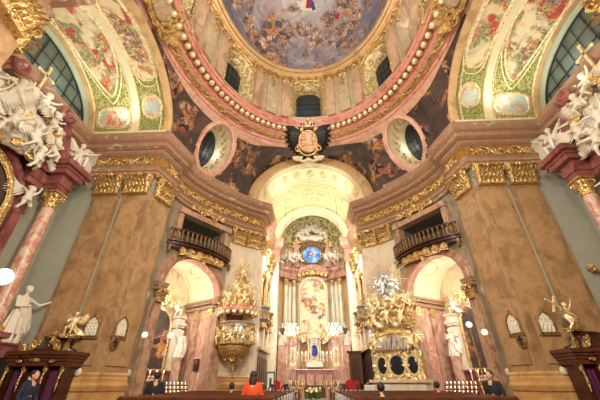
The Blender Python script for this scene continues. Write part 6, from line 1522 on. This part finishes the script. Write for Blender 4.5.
# items: white cushions/papers on a bench at the right
for i, (x, y) in enumerate(((2.6, 17.0), (3.3, 17.0))):
    b = tag(M().box((0, 0, 0), (.5, .05, .36)).build('white_leaflet_box', PAPER, None, False), 'white leaflet box on the low bench below the monument, %s' % ('left', 'right')[i], 'box'); b.location = (x, y, 1.14); b.rotation_euler = (.4, 0, .1)
t = thing('low_bench', 'low bench with leaflets below the gilded monument', 'bench', (3.0, 17.1, 0)); M().box((0, 0, .92), (2.6, .5, .08)).build('top', WOODR, t, False)
for x in (-1.15, 1.15): M().box((x, 0, .44), (.1, .4, .88)).build('leg', WOOD, t, False)
# candle rack glow in front of the chapels
for s in (-1, 1):
    t = thing('votive_rack', 'iron rack with rows of small candles before the %s chapel' % SD[s], 'candle rack', (s*6.15, 15.2, 0), -s*.55)
    b = M(); 
    for k in range(3): b.box((0, .18*k-.18, 1.0+.16*k), (1.3, .14, .03))
    for x in (-.6, .6): b.box((x, 0, .55), (.05, .4, 1.1))
    b.build('rack', IRON, t, False); c_ = M().lathe([(.026, 0), (.026, .06)], 8).mesh('candle', WAX); f_ = M().lathe([(0, .06), (.014, .08), (0, .12)], 6).mesh('flame', FLAME)
    for k in range(3):
        for j in range(8): x = -.56+.16*j; o = meshobj('candle', c_, t); o.location = (x, .18*k-.18, 1.016+.16*k); meshobj('flame', f_, o)
# ---------------------------------------------------------------- people
def person(lab, loc, rz, top, bottom, pose='stand', hair=HAIR, hc=1.0, long=False):
    t = thing('person', lab, 'person', loc, rz); dz = -.42 if pose == 'sit' else (-.35 if pose == 'kneel' else 0)
    sk = M(); zh = 1.6+dz; cap_(sk, (0, 0, 1.4+dz), (0, -.02, 1.52+dz), .06, .055); head(sk, (0, -.03, zh), .108, False)
    hy = -.34 if pose != 'stand' else -.14
    hz = .98+dz if pose != 'stand' else .86
    arms_ = [((s*.2, .0, 1.38+dz), (s*.29, -.02, 1.08+dz), (s*(.27 if pose == 'stand' else .12), hy, hz)) for s in (-1, 1)]
    for a, b, c in arms_:
        cap_(sk, b, c, .042, .032); d = (Vector(c)-Vector(b)).normalized(); pm = Vector(c)+d*.05; sk.ball(pm, (.04, .03, .045), 8, 6)
        for k in range(4): o = Vector(((k-1.5)*.02, 0, 0)); cap_(sk, pm+o+d*.03, pm+o+d*.075+Vector((0, -.012, 0)), .0105, .009, 6)
        cap_(sk, pm+Vector((.03, -.01, 0)), pm+Vector((.045, -.03, .02)), .012, .009, 6)
    if pose == 'stand':
        for s in (-1, 1): cap_(sk, (s*.09, 0, .5), (s*.1, 0, .08), .06, .045)
    cap_(sk, (0, 0, 1.0+dz), (0, 0, 1.35+dz), .13, .13)
    bd = meshobj('body', remesh(sk, 'person_body', SKIN, .014, 1), t)
    j = M(); j.ball((0, 0, 1.22+dz), (.21, .14, .27), 14, 10); j.ball((0, 0, 1.0+dz), (.19, .14, .18), 12, 8)
    for a, b, c in arms_: cap_(j, a, b, .075, .06); cap_(j, b, Vector(b).lerp(Vector(c), .85), .058, .046)
    cap_(j, (-.15, 0, 1.38+dz), (.15, 0, 1.38+dz), .075, .075); meshobj('coat' if top in (BLK, NAVY) else 'jacket', remesh(j, 'coat', top, .018, 2), t)
    l = M()
    if pose == 'stand':
        for s in (-1, 1): cap_(l, (s*.09, 0, .92), (s*.1, -.01, .5), .11, .075); cap_(l, (s*.1, -.01, .5), (s*.1, .01, .1), .078, .055)
        if top is BLK: l.lathe([(.2, .95), (.24, .6), (.27, .3)], 18, (0, 0, 0), 0, None, 1, .8, .05, 8)
    else:
        for s in (-1, 1):
            if pose == 'sit': cap_(l, (s*.1, 0, .55), (s*.12, -.42, .55), .1, .075); cap_(l, (s*.12, -.42, .55), (s*.12, -.42, .1), .07, .05)
            else: cap_(l, (s*.1, 0, .6), (s*.12, -.1, .18), .1, .08); cap_(l, (s*.12, -.1, .16), (s*.12, .36, .1), .075, .05)
    meshobj('trousers', remesh(l, 'trousers', bottom, .02, 2), t)
    h = M(); h.ball((0, .012, zh+.035), (.108, .118, .115), 14, 10)
    if long: h.ball((0, .06, zh-.12), (.11, .07, .19), 12, 8)
    hm = h.build('hair', hair, bd)
    if pose != 'kneel':
        f = M()
        for s in (-1, 1): y = -.42 if pose == 'sit' else 0; f.ball((s*.1, y-.06, .045), (.05, .13, .045), 10, 6)
        f.build('shoe', BLK, t) if False else None
        for s in (-1, 1): y = -.42 if pose == 'sit' else 0; M().ball((s*.11, y-.06, .05), (.05, .13, .05), 10, 6).build('shoe', BLK, t)
    return t
person('person in black standing at the left chapel rail, seen from behind', (-5.25, 11.6, 0), PI+.3, BLK, BLK, 'stand')
person('person in a long black coat standing by the right chapel with a pole', (5.55, 11.3, 0), -.9, BLK, BLK, 'stand')
person('person in dark blue jacket at the left confessional, side view', (-8.15, 9.9, 0), 1.5, NAVY, BLK, 'stand')
person('person with dark hair and orange top kneeling left of the aisle', (-1.75, 10.25, .32), PI, ORG, BLK, 'kneel', HAIR, 1, True)
person('person in grey seated low beside the left pews', (-3.1, 13.35, .1), PI, plain('grey_cloth', S(70,68,72), .85), BLK, 'sit')
person('person in a black top seated in the front right pews', (1.85, 9.85, .1), PI, BLK, BLK, 'sit')
person('person in dark red top seated by the right monument', (4.55, 13.4, .12), PI, plain('dark_red_cloth', S(110,40,44), .85), BLK, 'sit')
t = tag(M().tube([(0, 0, 0), (-.22, 0, 1.75)], .025, 6).build('walking_pole', GOLDD), 'slanting brown pole leaning before the person in the long black coat', 'pole'); t.location = (5.2, 10.9, 0)
# ---------------------------------------------------------------- wording of the labels: sides are told by the pulpit and the monument, not by the picture
import re
for o in list(COL.objects):
    if o.parent is None and 'label' in o:
        l = o['label']
        for a, b in ((r'^giant tan marble corner pilaster with two stone tablets, left side of the nave', 'giant tan marble corner pilaster with two stone tablets, pulpit side'), (r'^giant tan marble corner pilaster with two stone tablets, right side of the nave', 'giant tan marble corner pilaster with two stone tablets, monument side'),
                     (r'shows at the top left', 'hangs high on the pulpit side'), (r'shows at the top right', 'hangs high on the monument side'),
                     (r'at the left edge', 'beside the pulpit-side altar'), (r'\bleft side of\b', 'pulpit side of'), (r'\bright side of\b', 'monument side of'), (r'\bleft side\b', 'pulpit side'), (r'\bright side\b', 'monument side'),
                     (r'\bon the left of\b', 'on the pulpit side of'), (r'\bon the right of\b', 'on the monument side of'), (r'\bleft of\b', 'pulpit-side of'), (r'\bright of\b', 'monument-side of'), (r'\bleft\b', 'pulpit-side'), (r'\bright\b', 'monument-side')):
            l = re.sub(a, b, l)
        o['label'] = l
